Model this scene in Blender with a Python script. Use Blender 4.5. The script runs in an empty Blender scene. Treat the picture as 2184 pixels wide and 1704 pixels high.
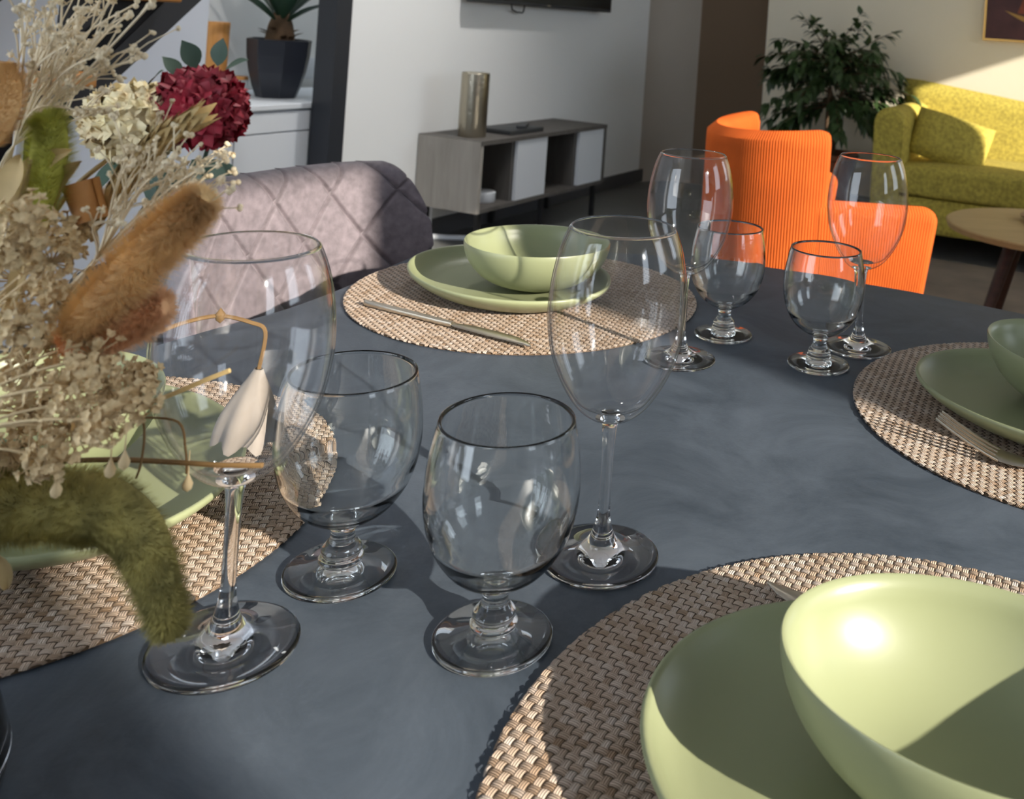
import bpy, bmesh, math, random
from mathutils import Vector, Matrix
random.seed(7)
C = bpy.context.scene.collection
PI = math.pi
TZ = 0.775            # dining table height
PHI = math.radians(22.5)   # room axes are turned against the view
EX, EY, DX, DY = math.cos(PHI), -math.sin(PHI), math.sin(PHI), math.cos(PHI)

def W(p, q, z=0.0):
    "room axes (p to the right wall, q to the far wall) to world"
    return Vector((p*EX+q*DX, p*EY+q*DY, z))

# ------------------------------------------------------------ materials
def srgb(r, g, b):
    f = lambda c: c/12.92 if c <= .04045 else ((c+.055)/1.055)**2.4
    return (f(r/255), f(g/255), f(b/255), 1)

def mat(name, col, rough=.6, metal=0, noise=None, bump=None, spec=.5, sheen=0, coords='Object'):
    """noise=(scale, amount, detail) varies the colour, bump=(scale, strength)"""
    m = bpy.data.materials.new(name); m.use_nodes = True
    nt = m.node_tree; b = nt.nodes['Principled BSDF']
    b.inputs['Base Color'].default_value = col
    b.inputs['Roughness'].default_value = rough
    b.inputs['Metallic'].default_value = metal
    b.inputs['Specular IOR Level'].default_value = spec
    if sheen:
        b.inputs['Sheen Weight'].default_value = sheen
        b.inputs['Sheen Roughness'].default_value = .4
    tc = nt.nodes.new('ShaderNodeTexCoord')
    if noise:
        n = nt.nodes.new('ShaderNodeTexNoise'); n.inputs['Scale'].default_value = noise[0]
        n.inputs['Detail'].default_value = noise[2] if len(noise) > 2 else 4
        nt.links.new(tc.outputs[coords], n.inputs['Vector'])
        r = nt.nodes.new('ShaderNodeValToRGB')
        k = noise[1]
        r.color_ramp.elements[0].position = .3; r.color_ramp.elements[1].position = .7
        r.color_ramp.elements[0].color = tuple(max(0, c*(1-k)) for c in col[:3])+(1,)
        r.color_ramp.elements[1].color = tuple(min(1, c*(1+k)) for c in col[:3])+(1,)
        nt.links.new(n.outputs['Fac'], r.inputs['Fac'])
        nt.links.new(r.outputs['Color'], b.inputs['Base Color'])
    if bump:
        n = nt.nodes.new('ShaderNodeTexNoise'); n.inputs['Scale'].default_value = bump[0]
        n.inputs['Detail'].default_value = 3
        nt.links.new(tc.outputs[coords], n.inputs['Vector'])
        bp = nt.nodes.new('ShaderNodeBump'); bp.inputs['Strength'].default_value = bump[1]
        bp.inputs['Distance'].default_value = .002
        nt.links.new(n.outputs['Fac'], bp.inputs['Height'])
        nt.links.new(bp.outputs['Normal'], b.inputs['Normal'])
    return m

def wood(name, c1, c2, rough=.5, scale=(2, 30, 30), coords='Object'):
    m = bpy.data.materials.new(name); m.use_nodes = True
    nt = m.node_tree; b = nt.nodes['Principled BSDF']
    b.inputs['Roughness'].default_value = rough
    tc = nt.nodes.new('ShaderNodeTexCoord'); mp = nt.nodes.new('ShaderNodeMapping')
    mp.inputs['Scale'].default_value = scale
    n = nt.nodes.new('ShaderNodeTexNoise'); n.inputs['Scale'].default_value = 1.5
    n.inputs['Detail'].default_value = 6; n.inputs['Distortion'].default_value = .6
    r = nt.nodes.new('ShaderNodeValToRGB')
    r.color_ramp.elements[0].position = .3; r.color_ramp.elements[0].color = c1
    r.color_ramp.elements[1].position = .7; r.color_ramp.elements[1].color = c2
    nt.links.new(tc.outputs[coords], mp.inputs['Vector']); nt.links.new(mp.outputs['Vector'], n.inputs['Vector'])
    nt.links.new(n.outputs['Fac'], r.inputs['Fac']); nt.links.new(r.outputs['Color'], b.inputs['Base Color'])
    return m

def wave_bump(m, axis_scale, strength, dist=.002, coords='UV', darken=.25):
    "corduroy ribs / weave threads running along V"
    nt = m.node_tree; b = nt.nodes['Principled BSDF']
    tc = nt.nodes.new('ShaderNodeTexCoord'); sx = nt.nodes.new('ShaderNodeSeparateXYZ')
    nt.links.new(tc.outputs[coords], sx.inputs[0])
    mu = nt.nodes.new('ShaderNodeMath'); mu.operation = 'MULTIPLY'; mu.inputs[1].default_value = axis_scale*2*PI
    si = nt.nodes.new('ShaderNodeMath'); si.operation = 'SINE'
    nt.links.new(sx.outputs['X'], mu.inputs[0]); nt.links.new(mu.outputs[0], si.inputs[0])
    bp = nt.nodes.new('ShaderNodeBump'); bp.inputs['Strength'].default_value = strength; bp.inputs['Distance'].default_value = dist
    nt.links.new(si.outputs[0], bp.inputs['Height']); nt.links.new(bp.outputs['Normal'], b.inputs['Normal'])

def glass_mat(name, thin=0.0, tint=(1, 1, 1), ior=1.5, edge=(.34, .38, .40)):
    """thin=0: solid glass.  thin>0: thin blown wall, which lets light straight through where it is met
    head-on and bends and mirrors it towards grazing angles"""
    m = bpy.data.materials.new(name); m.use_nodes = True
    nt = m.node_tree; nt.nodes.clear()
    out = nt.nodes.new('ShaderNodeOutputMaterial')
    g = nt.nodes.new('ShaderNodeBsdfGlass'); g.inputs['Roughness'].default_value = 0; g.inputs['IOR'].default_value = ior
    g.inputs['Color'].default_value = (*tint, 1)
    if thin <= 0:
        nt.links.new(g.outputs[0], out.inputs[0]); return m
    # thin blown wall: light passes straight on, mirrored more and tinted more towards grazing angles
    lw = nt.nodes.new('ShaderNodeLayerWeight'); lw.inputs['Blend'].default_value = .5
    def mth(op, a, b=None):
        n = nt.nodes.new('ShaderNodeMath'); n.operation = op
        for k, v in ((0, a), (1, b)):
            if v is None: continue
            if isinstance(v, (int, float)): n.inputs[k].default_value = v
            else: nt.links.new(v, n.inputs[k])
        return n.outputs[0]
    f = lw.outputs['Facing']
    fr = mth('ADD', mth('MULTIPLY', mth('POWER', f, 5), .80), .042)
    t = nt.nodes.new('ShaderNodeBsdfTransparent')
    rp = nt.nodes.new('ShaderNodeValToRGB'); rp.color_ramp.elements[0].position = thin; rp.color_ramp.elements[0].color = (*[.992*c for c in tint], 1)
    rp.color_ramp.elements[1].position = 1; rp.color_ramp.elements[1].color = (*edge, 1)
    nt.links.new(f, rp.inputs['Fac']); nt.links.new(rp.outputs['Color'], t.inputs['Color'])
    gl = nt.nodes.new('ShaderNodeBsdfGlossy'); gl.inputs['Roughness'].default_value = .035
    mx = nt.nodes.new('ShaderNodeMixShader')
    nt.links.new(fr, mx.inputs['Fac']); nt.links.new(t.outputs[0], mx.inputs[1]); nt.links.new(gl.outputs[0], mx.inputs[2])
    nt.links.new(mx.outputs[0], out.inputs[0])
    return m

# ------------------------------------------------------------ mesh helpers
class MB:
    "collects shapes for ONE mesh"
    def __init__(s): s.v = []; s.f = []; s.uv = {}; s.m = []
    def add(s, vs, fs, uvs=None, mi=0):
        o = len(s.v); s.v += [tuple(v) for v in vs]
        for k, f in enumerate(fs):
            s.f.append(tuple(i+o for i in f)); s.m.append(mi)
            if uvs: s.uv[len(s.f)-1] = uvs[k]
        return s
    def box(s, x0, x1, y0, y1, z0, z1, b=0, mi=0):
        bm = bmesh.new(); bmesh.ops.create_cube(bm, size=1)
        bmesh.ops.scale(bm, vec=(x1-x0, y1-y0, z1-z0), verts=bm.verts)
        bmesh.ops.translate(bm, vec=((x0+x1)/2, (y0+y1)/2, (z0+z1)/2), verts=bm.verts)
        if b:
            bmesh.ops.bevel(bm, geom=bm.edges[:], offset=b, segments=3, affect='EDGES', profile=.5)
        bm.verts.ensure_lookup_table(); bm.verts.index_update()
        s.add([v.co[:] for v in bm.verts], [[v.index for v in f.verts] for f in bm.faces], mi=mi); bm.free(); return s
    def lathe(s, prof, n=48, cx=0, cy=0, cz=0, sx=1, sy=1, rot=0, cap0=False, cap1=False, mis=None):
        vs = []; fs = []
        for r, z in prof:
            for k in range(n):
                a = 2*PI*k/n; x = r*math.cos(a)*sx; y = r*math.sin(a)*sy
                vs.append((cx+x*math.cos(rot)-y*math.sin(rot), cy+x*math.sin(rot)+y*math.cos(rot), cz+z))
        m = len(prof)
        for i in range(m-1):
            for k in range(n):
                k2 = (k+1) % n; fs.append((i*n+k, i*n+k2, (i+1)*n+k2, (i+1)*n+k))
        if cap0: fs.append(tuple(range(n-1, -1, -1)))
        if cap1: fs.append(tuple((m-1)*n+k for k in range(n)))
        s.add(vs, fs)
        if mis:
            for i in range(m-1):
                for k in range(n): s.m[len(s.m)-len(fs)+i*n+k] = mis[i]
        return s
    def tube(s, pts, rad, n=8, cap=True):
        pts = [Vector(p) for p in pts]; N = len(pts)
        rad = rad if hasattr(rad, '__len__') else [rad]*N
        vs = []; fs = []; up = None
        for i, p in enumerate(pts):
            t = (pts[min(i+1, N-1)]-pts[max(i-1, 0)])
            t = t.normalized() if t.length > 1e-9 else Vector((0, 0, 1))
            if up is None:
                up = t.orthogonal().normalized()
            else:
                up = up-t*up.dot(t); up = up.normalized() if up.length > 1e-6 else t.orthogonal().normalized()
            w = t.cross(up)
            for k in range(n):
                a = 2*PI*k/n; vs.append(p+(up*math.cos(a)+w*math.sin(a))*rad[i])
        for i in range(N-1):
            for k in range(n):
                k2 = (k+1) % n; fs.append((i*n+k, i*n+k2, (i+1)*n+k2, (i+1)*n+k))
        if cap: fs.append(tuple(range(n-1, -1, -1))); fs.append(tuple((N-1)*n+k for k in range(n)))
        return s.add(vs, fs)
    def grid(s, fn, nu, nv, closed_u=False, uvs=(1, 1), flip=False):
        vs = [fn(i/(nu if closed_u else nu), j/nv) for j in range(nv+1) for i in range(nu if closed_u else nu+1)]
        st = nu if closed_u else nu+1; fs = []; uu = []
        for j in range(nv):
            for i in range(nu):
                i2 = (i+1) % st if closed_u else i+1
                f = (j*st+i, j*st+i2, (j+1)*st+i2, (j+1)*st+i)
                u = [(i/nu*uvs[0], j/nv*uvs[1]), ((i+1)/nu*uvs[0], j/nv*uvs[1]), ((i+1)/nu*uvs[0], (j+1)/nv*uvs[1]), (i/nu*uvs[0], (j+1)/nv*uvs[1])]
                if flip: f = f[::-1]; u = u[::-1]
                fs.append(f); uu.append(u)
        return s.add(vs, fs, uu)
    def prism(s, poly, z0, z1, b=0):
        bm = bmesh.new()
        vb = [bm.verts.new((x, y, z0)) for x, y in poly]; f = bm.faces.new(vb)
        r = bmesh.ops.extrude_face_region(bm, geom=[f])
        bmesh.ops.translate(bm, vec=(0, 0, z1-z0), verts=[g for g in r['geom'] if isinstance(g, bmesh.types.BMVert)])
        bmesh.ops.recalc_face_normals(bm, faces=bm.faces)
        if b:
            es = [e for e in bm.edges if abs(e.verts[0].co.z-e.verts[1].co.z) < 1e-6]
            bmesh.ops.bevel(bm, geom=es, offset=b, segments=3, affect='EDGES', profile=.5)
        bm.verts.index_update()
        s.add([v.co[:] for v in bm.verts], [[v.index for v in f.verts] for f in bm.faces]); bm.free(); return s
    def mesh(s, name, mats, smooth=True, recalc=True, angle=40):
        me = bpy.data.meshes.new(name); me.from_pydata(s.v, [], s.f); me.update()
        if s.uv:
            l = me.uv_layers.new(name='UVMap')
            for p in me.polygons:
                u = s.uv.get(p.index)
                if u:
                    for k, li in enumerate(p.loop_indices): l.data[li].uv = u[k]
        for m in (mats if isinstance(mats, (list, tuple)) else [mats]): me.materials.append(m)
        for p in me.polygons:
            p.use_smooth = smooth; p.material_index = s.m[p.index]
        if recalc:
            bm = bmesh.new(); bm.from_mesh(me); bmesh.ops.recalc_face_normals(bm, faces=bm.faces); bm.to_mesh(me); bm.free()
        if smooth and angle:
            me.set_sharp_from_angle(angle=math.radians(angle))
        return me
    def build(s, name, mats, parent=None, loc=None, rotz=0, smooth=True, recalc=True, angle=40):
        o = bpy.data.objects.new(name, s.mesh(name, mats, smooth, recalc, angle)); C.objects.link(o)
        if parent: o.parent = parent
        if loc is not None: o.location = loc
        if rotz: o.rotation_euler.z = rotz
        return o

def tag(o, label, cat, group=None, kind=None):
    o['label'] = label; o['category'] = cat
    if group: o['group'] = group
    if kind: o['kind'] = kind
    return o
def thing(name, label, cat, loc=(0, 0, 0), rotz=0, group=None):
    o = bpy.data.objects.new(name, None); C.objects.link(o); o.empty_display_size = .05
    o.location = loc; o.rotation_euler.z = rotz
    return tag(o, label, cat, group)
def struct(o):
    o['kind'] = 'structure'; return o
def copy_thing(src, loc, rotz, label):
    c = src.copy(); C.objects.link(c); c.location = loc; c.rotation_euler.z = rotz; c['label'] = label
    for ch in list(src.children):
        k = ch.copy(); C.objects.link(k); k.parent = c
        for g in list(ch.children):
            h = g.copy(); C.objects.link(h); h.parent = k
    return c
def arc(cx, cz, r, a0, a1, n):
    return [(cx+r*math.cos(math.radians(a0+(a1-a0)*i/n)), cz+r*math.sin(math.radians(a0+(a1-a0)*i/n))) for i in range(n+1)]
def smoothpts(pts, k=6):
    "Catmull-Rom through points"
    P = [Vector(p) for p in pts]; out = []
    for i in range(len(P)-1):
        p0 = P[max(i-1, 0)]; p1 = P[i]; p2 = P[i+1]; p3 = P[min(i+2, len(P)-1)]
        for j in range(k):
            t = j/k
            out.append(.5*((2*p1)+(p2-p0)*t+(2*p0-5*p1+4*p2-p3)*t*t+(3*p1-p0-3*p2+p3)*t*t*t))
    out.append(P[-1]); return out
RZ = -PHI
# ------------------------------------------------------------ room
M_wall = mat('wall_paint', srgb(226, 226, 224), .85, bump=(180, .06))
M_wallwarm = mat('wall_paint_warm', srgb(238, 227, 203), .85, bump=(180, .06))
M_taupe = mat('wall_paint_taupe', srgb(118, 98, 78), .9)
M_corner = mat('wall_corner_fade', srgb(168, 158, 146), .9)  # in-between tone stands in for the shade fading towards the brown bay
M_floor = mat('floor_tile', srgb(92, 92, 90), .45, noise=(3, .15, 5))
M_ceil = mat('ceiling_paint', srgb(225, 225, 225), .9)
M_black = mat('black_lacquer', srgb(30, 34, 42), .45)
M_blackbr = mat('dark_brown_paint', srgb(44, 42, 40), .5)
M_skirt = mat('baseboard_grey', srgb(70, 70, 72), .5)
def rbox(name, p0, p1, q0, q1, z0, z1, m, b=0, parent=None, kind='structure', smooth=False):
    o = MB().box(p0, p1, q0, q1, z0, z1, b).build(name, m, parent, smooth=smooth)
    if parent is None:
        o.rotation_euler.z = RZ
        if kind: o['kind'] = kind
    return o
PL, PR_, QF, QN, CH = -2.96, 2.5, 5.9, -1.8, 2.65
rbox('floor', -3.9, 2.7, -2.0, 7.6, -.1, 0, M_floor)
mb = MB()   # ceiling with a narrow opening added to let sky light into the niche
K0, K1, K2, K3 = -3.58, -3.08, 1.95, 4.4
mb.box(-3.9, 2.7, -2.0, K2, CH, CH+.12).box(-3.9, 2.7, K3, 7.6, CH, CH+.12).box(-3.9, K0, K2, K3, CH, CH+.12).box(K1, 2.7, K2, K3, CH, CH+.12)
o = mb.build('ceiling', M_ceil, smooth=False); o.rotation_euler.z = RZ; struct(o)
rbox('wall_left', PL-.1, PL, 3.055, QF, 0, CH, M_wall)
rbox('wall_left_stairs', PL-.1, PL, QN, 2.386, 0, CH, mat('wall_paint_cool', srgb(220, 225, 234), .85))
rbox('wall_niche', -3.75, -3.62, 1.8, 4.6, 0, CH, M_wall)
rbox('wall_niche_far', -3.62, PL-.1, 4.5, 4.6, 0, CH, M_wallwarm)
rbox('wall_niche_near', -3.62, PL-.1, 1.8, 1.9, 0, CH, M_wallwarm)
rbox('wall_far', -2.159, PR_, QF, QF+.12, 0, CH, M_wallwarm)
rbox('wall_far_left', PL, -2.159, QF+.07, QF+.12, 0, CH, M_taupe)
mb = MB()   # rounded corner added so the shading fades from left wall to brown bay
cv = [(PL-.01+.30*(1-math.cos(a)), QF-.22+.29*math.sin(a)) for a in [PI/2*k/12 for k in range(13)]]
poly = cv+[(PL-.05, QF+.07)]
mb.add([(x, y, z) for z in (0, CH) for x, y in poly], [(k, k+1, 14+k+1, 14+k) for k in range(12)])
o = mb.build('wall_corner', M_corner); o.rotation_euler.z = RZ; struct(o)
rbox('trim_1', PL-.1, PL+.004, 2.975, 3.055, 0, CH, [M_black])
rbox('baseboard_left', PL, PL+.014, 3.06, QF, 0, .085, M_skirt)
rbox('baseboard_far', -2.159, PR_, QF-.014, QF, 0, .085, M_skirt)
# window wall on the right: high windows between piers, sills raised to limit sky light
mb = MB()
HEAD, SILL = 2.350, 1.15
ops = [(-.625, -.022), (1.075, 1.95), (4.08, 5.65)]
edges = [QN-.1]+[v for o in ops for v in o]+[7.5]
for i in range(0, len(edges), 2): mb.box(PR_, PR_+.12, edges[i], edges[i+1], 0, CH)
for a, b in ops:
    mb.box(PR_, PR_+.12, a, b, HEAD, CH); mb.box(PR_, PR_+.12, a, b, 0, SILL)
o = mb.build('wall_right', M_wall, smooth=False); o.rotation_euler.z = RZ; struct(o)
for i, (a, b) in enumerate(ops):
    mb = MB(); t = .045; u, v = PR_+.121, PR_+.165
    mb.box(u, v, a-t, a, SILL-t, HEAD+t).box(u, v, b, b+t, SILL-t, HEAD+t).box(u, v, a, b, HEAD, HEAD+t).box(u, v, a, b, SILL-t, SILL)
    o = mb.build('window_%d' % (i+1), M_blackbr, smooth=False); o.rotation_euler.z = RZ; struct(o)
# near wall behind the viewer, its unseen opening widened for fill light
mb = MB(); a, b = -2.6, -.9
mb.box(PL-.1, a, QN-.12, QN, 0, CH).box(b, PR_+.12, QN-.12, QN, 0, CH).box(a, b, QN-.12, QN, 2.35, CH).box(a, b, QN-.12, QN, 0, .08)
o = mb.build('wall_near', M_wall, smooth=False); o.rotation_euler.z = RZ; struct(o)
mb = MB()
for x in (a, b): mb.box(x-.03, x+.03, QN-.09, QN-.03, .08, 2.35)
mb.box(a, b, QN-.09, QN-.03, 2.3, 2.36).box(a, b, QN-.09, QN-.03, .07, .13)
o = mb.build('window_4', M_blackbr, smooth=False); o.rotation_euler.z = RZ; struct(o)

# ------------------------------------------------------------ camera, sun, sky
S = bpy.context.scene
cam = bpy.data.cameras.new('camera'); co = bpy.data.objects.new('camera', cam); C.objects.link(co)
co.matrix_world = Matrix.Translation((0, 0, TZ+.31386)) @ Matrix.Rotation(math.radians(90), 4, 'X') @ Matrix.Rotation(.069165, 4, 'Z')
cam.sensor_fit = 'HORIZONTAL'; cam.sensor_width = 36; cam.lens = 2025/2184*36
cam.shift_x = (1092-1550.93)/2184; cam.shift_y = (57.99-852)/2184
cam.clip_start = .02
cam.dof.use_dof = True; cam.dof.focus_distance = .66; cam.dof.aperture_fstop = 16
S.camera = co
sun = bpy.data.lights.new('sun', 'SUN'); so = bpy.data.objects.new('sun', sun); C.objects.link(so)
sun.energy = 10.5; sun.angle = math.radians(.6); sun.color = (1, .93, .82)
az, tanel = math.radians(-50.5), .394
d = Vector((math.sin(az), math.cos(az), -tanel)).normalized()
so.rotation_euler = d.to_track_quat('-Z', 'Y').to_euler(); so.location = (3, -3, 3)
w = bpy.data.worlds.new('world'); S.world = w; w.use_nodes = True
bg = w.node_tree.nodes['Background']; bg.inputs[0].default_value = (.78, .88, 1.0, 1); bg.inputs[1].default_value = 4.8
vs = S.view_settings; vs.view_transform = 'Standard'; vs.look = 'None'; vs.gamma = 1; vs.use_curve_mapping = False; vs.exposure = 0

# two unseen spots with housings, added to brighten the left wall and stairs
M_white = mat('white_metal', srgb(230, 230, 230), .5)
def fill_spot(pos, aim, energy, spread, label):
    t = thing('added_ceiling_spot', label, 'added fill light', pos, 0, 'added fill spots along the left wall')
    MB().lathe([(.001, -.012), (.055, -.012), (.058, -.016), (.075, -.016), (.078, -.006), (.075, 0)], 40).build('housing', M_white, t, angle=40)
    ld = bpy.data.lights.new('fill_spot', 'SPOT'); lo = bpy.data.objects.new('fill_spot_beam', ld); C.objects.link(lo); lo.parent = t
    ld.energy = energy; ld.spot_size = math.radians(spread); ld.spot_blend = 1; ld.shadow_soft_size = .055; ld.color = (1, .98, .95)
    lo.location = (0, 0, -.03); lo.rotation_euler = (aim-pos).to_track_quat('-Z', 'Y').to_euler()
fill_spot(W(-1.95, 3.45, CH), W(-2.96, 3.10, 1.05), 120, 95, 'added ceiling fill spot nearer the television')
fill_spot(W(-1.55, 2.20, CH), W(-2.25, 1.75, 1.0), 120, 125, 'added ceiling fill spot nearer the staircase')
# ------------------------------------------------------------ dining table
M_table = bpy.data.materials.new('slate_tabletop'); M_table.use_nodes = True
nt = M_table.node_tree; b = nt.nodes['Principled BSDF']
tc = nt.nodes.new('ShaderNodeTexCoord')
n1 = nt.nodes.new('ShaderNodeTexNoise'); n1.inputs['Scale'].default_value = 9; n1.inputs['Detail'].default_value = 12; n1.inputs['Roughness'].default_value = .74; n1.inputs['Distortion'].default_value = .8
r1 = nt.nodes.new('ShaderNodeValToRGB'); r1.color_ramp.elements[0].position = .35; r1.color_ramp.elements[1].position = .75
r1.color_ramp.elements[0].color = srgb(52, 60, 69); r1.color_ramp.elements[1].color = srgb(84, 92, 102)
nt.links.new(tc.outputs['Object'], n1.inputs['Vector']); nt.links.new(n1.outputs['Fac'], r1.inputs['Fac']); nt.links.new(r1.outputs['Color'], b.inputs['Base Color'])
n2 = nt.nodes.new('ShaderNodeTexNoise'); n2.inputs['Scale'].default_value = 400; n2.inputs['Detail'].default_value = 3
bp = nt.nodes.new('ShaderNodeBump'); bp.inputs['Strength'].default_value = .12; bp.inputs['Distance'].default_value = .001
nt.links.new(tc.outputs['Object'], n2.inputs['Vector']); nt.links.new(n2.outputs['Fac'], bp.inputs['Height']); nt.links.new(bp.outputs['Normal'], b.inputs['Normal'])
b.inputs['Roughness'].default_value = .5; b.inputs['Specular IOR Level'].default_value = .28
out = [(-.50, .80), (-.462, .885), (-.425, .96), (-.398, 1.06), (-.383, 1.15), (-.366, 1.215), (-.325, 1.255), (-.22, 1.278), (-.06, 1.285), (.075, 1.264), (.20, 1.212), (.266, 1.184), (.374, 1.125), (.49, 1.05), (.60, .95), (.655, .86), (.655, .74), (.61, .58), (.56, .40), (.52, .20), (.48, .02), (.42, -.09), (.30, -.15), (.10, -.17), (-.15, -.15), (-.36, -.08), (-.55, .02), (-.66, .12), (-.705, .24), (-.695, .38), (-.645, .54), (-.575, .67)]
poly = [tuple(v)[:2] for v in smoothpts([(x, y, 0) for x, y in out+out[:1]], 5)][:-1]
t = thing('dining_table', 'dark slate-coloured dining table with rounded corners, laid for a meal', 'table', (0, 0, 0))
MB().prism(poly, TZ-.028, TZ, .004).build('tabletop', M_table, t, angle=30)
ped = MB(); ped.lathe([(.06, TZ-.03), (.055, TZ-.10), (.05, .30), (.06, .05), (.30, .025), (.31, 0)], 40, -.02, .55, 0, cap0=True, cap1=True)
ped.build('pedestal', M_blackbr, t)

# ------------------------------------------------------------ placemats
M_matbase = mat('placemat_backing', srgb(92, 72, 52), .8)
M_strand = bpy.data.materials.new('woven_vinyl'); M_strand.use_nodes = True
nt = M_strand.node_tree; b = nt.nodes['Principled BSDF']; b.inputs['Roughness'].default_value = .42
at = nt.nodes.new('ShaderNodeAttribute'); at.attribute_name = 'shade'
rp = nt.nodes.new('ShaderNodeValToRGB'); cr = rp.color_ramp
cr.elements[0].position = 0; cr.elements[0].color = srgb(182, 148, 116)
cr.elements[1].position = 1; cr.elements[1].color = srgb(244, 226, 210)
e = cr.elements.new(.5); e.color = srgb(224, 198, 174)
nt.links.new(at.outputs['Fac'], rp.inputs['Fac']); nt.links.new(rp.outputs['Color'], b.inputs['Base Color'])
wave_bump(M_strand, 3.0, 1.0, .0009)
def make_mat_mesh(R=.19, a=.0047, bb=.0043):
    mb = MB(); shades = []
    n = int(R/min(a, bb))+2
    rnd = random.Random(3)
    rows = {}; cols = {}
    for j in range(-n, n+1):
        for i in range(-n, n+1):
            x, y = i*a, j*bb
            if math.hypot(x, y) > R+.0012: continue
            weft = (i+j) % 2 == 0
            L, Wd = (a*1.40, bb*.84) if weft else (bb*1.40, a*.74)
            h = .0010
            vs = []; fs = []; uv = []
            NS = 6
            for k in range(NS+1):
                u = k/NS-.5
                z = .0018+h*(1-abs(2*u)**3)
                for s_ in (-.5, 0, .5):
                    zz = z-(.00022 if s_ else 0)
                    p = (u*L, s_*Wd) if weft else (s_*Wd, u*L)
                    vx, vy = x+p[0], y+p[1]; rr = math.hypot(vx, vy)
                    if rr > R: vx *= R/rr; vy *= R/rr; zz -= .0006
                    vs.append((vx, vy, zz))
            for k in range(NS):
                for s_ in range(2):
                    f = (k*3+s_, (k+1)*3+s_, (k+1)*3+s_+1, k*3+s_+1)
                    u0 = [(s_*.5, k/NS), (s_*.5, (k+1)/NS), (s_*.5+.5, (k+1)/NS), (s_*.5+.5, k/NS)]
                    if not weft: f = f[::-1]; u0 = u0[::-1]
                    fs.append(f); uv.append(u0)
            mb.add(vs, fs, uv)
            key = ('r', j) if weft else ('c', i)
            rows.setdefault(key, rnd.random())
            sh = min(1, max(0, .55*rows[key]+.45*rnd.random()+.05*rnd.uniform(-1, 1)))
            shades += [sh]*len(vs)
    me = mb.mesh('placemat_weave', M_strand, True, False, 0)
    at = me.attributes.new('shade', 'FLOAT', 'POINT'); at.data.foreach_set('value', shades)
    return me
weave = make_mat_mesh()
base_me = MB().lathe([(.1885, 0), (.1885, .0018), (.187, .0021)], 96, cap0=True, cap1=True).mesh('placemat_backing', M_matbase, True, True, 30)
def placemat(x, y, rot, label):
    t = thing('placemat', label, 'placemat', (x, y, TZ), rot, 'round woven placemats on the table')
    for nm, me in (('weave', weave), ('backing', base_me)):
        o = bpy.data.objects.new(nm, me); C.objects.link(o); o.parent = t
placemat(.1115, .3841, math.radians(-22), 'round woven beige placemat at the front right, half in a plate\'s shadow')
placemat(-.2025, 1.0575, math.radians(-8), 'round woven beige placemat at the back, with a knife lying on it')
placemat(.3206, .809, math.radians(30), 'round woven placemat at the right edge, with a fork on it, mostly in shade')
placemat(-.421, .5743, math.radians(14), 'round woven placemat at the left, behind the dried flowers')

# ------------------------------------------------------------ plates and bowls
M_green = mat('celadon_glaze', srgb(138, 143, 108), .36, noise=(14, .03, 2), spec=.5)
def plate(x, y, rot, label):
    prof = [(0, .0015), (.60, .0015), (.66, 0), (.70, .0008), (.80, .0050), (.89, .0102), (.955, .0152), (.99, .0190), (1.0, .0215), (.996, .0232), (.982, .0236), (.966, .0220), (.945, .0185), (.91, .0140), (.86, .0102), (.80, .0080), (.70, .0068), (0, .0064)]
    prof = [(max(r, 1e-4), z) for r, z in prof]
    mb = MB().lathe([(r*.13, z) for r, z in prof], 96, sx=.129/.13, sy=.1015/.13)
    return tag(mb.build('plate', M_green, None, (x, y, TZ+.0030), rot, angle=70), label, 'plate', 'celadon plates on the placemats')
plate(.1091, .3810, -.385, 'celadon green oval plate at the front right, large, under the nearest bowl')
plate(-.2247, 1.0622, -.74, 'celadon green oval plate on the back placemat, under a bowl')
plate(.3050, .7930, -.60, 'celadon green oval plate in shade at the right edge')
plate(-.3927, .5805, -.73, 'celadon green oval plate at the left, behind the dried flowers')
def bowl(x, y, z, A, B, rot, label, h=.0545):
    n = 14; prof = [(1e-4, 0.001), (.30, 0.0), (.345, .0012)]
    for i in range(1, n+1):
        t = i/n; r = .36+.64*math.sin(t*PI/2)**.85; zz = .004+(h-.004)*(1-math.cos(t*PI/2))**.82
        prof.append((r, zz))
    prof += [(.992, h+.0014), (.975, h+.001)]
    for i in range(n-1, 0, -1):
        t = i/n; r = (.36+.64*math.sin(t*PI/2)**.85)*.955-.012; zz = .0075+(h-.0075)*(1-math.cos(t*PI/2))**.82
        prof.append((r, zz))
    prof += [(.25, .0062), (1e-4, .006)]
    mb = MB().lathe([(r*A, z_) for r, z_ in prof], 96, sx=1, sy=B/A)
    return tag(mb.build('bowl', M_green, None, (x, y, z), rot, angle=70), label, 'bowl', 'celadon bowls on the plates')
PZ = TZ+.0096
bowl(.1237, .381, PZ-.0005, .087, .064, -.39, 'celadon green bowl nearest the viewer, bright reflection inside, front right', .0520)
bowl(-.1945, 1.062, PZ, .0805, .079, 0, 'celadon green bowl on the back plate, in front of the low grey sideboard', .0510)
bowl(.3171, .8047, PZ, .087, .066, -1.12, 'celadon green bowl in shade, cut by the right edge', .0505)
bowl(-.412, .588, PZ, .078, .068, -.6, 'celadon green bowl at the left, mostly hidden by dried flowers', .0505)

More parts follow.
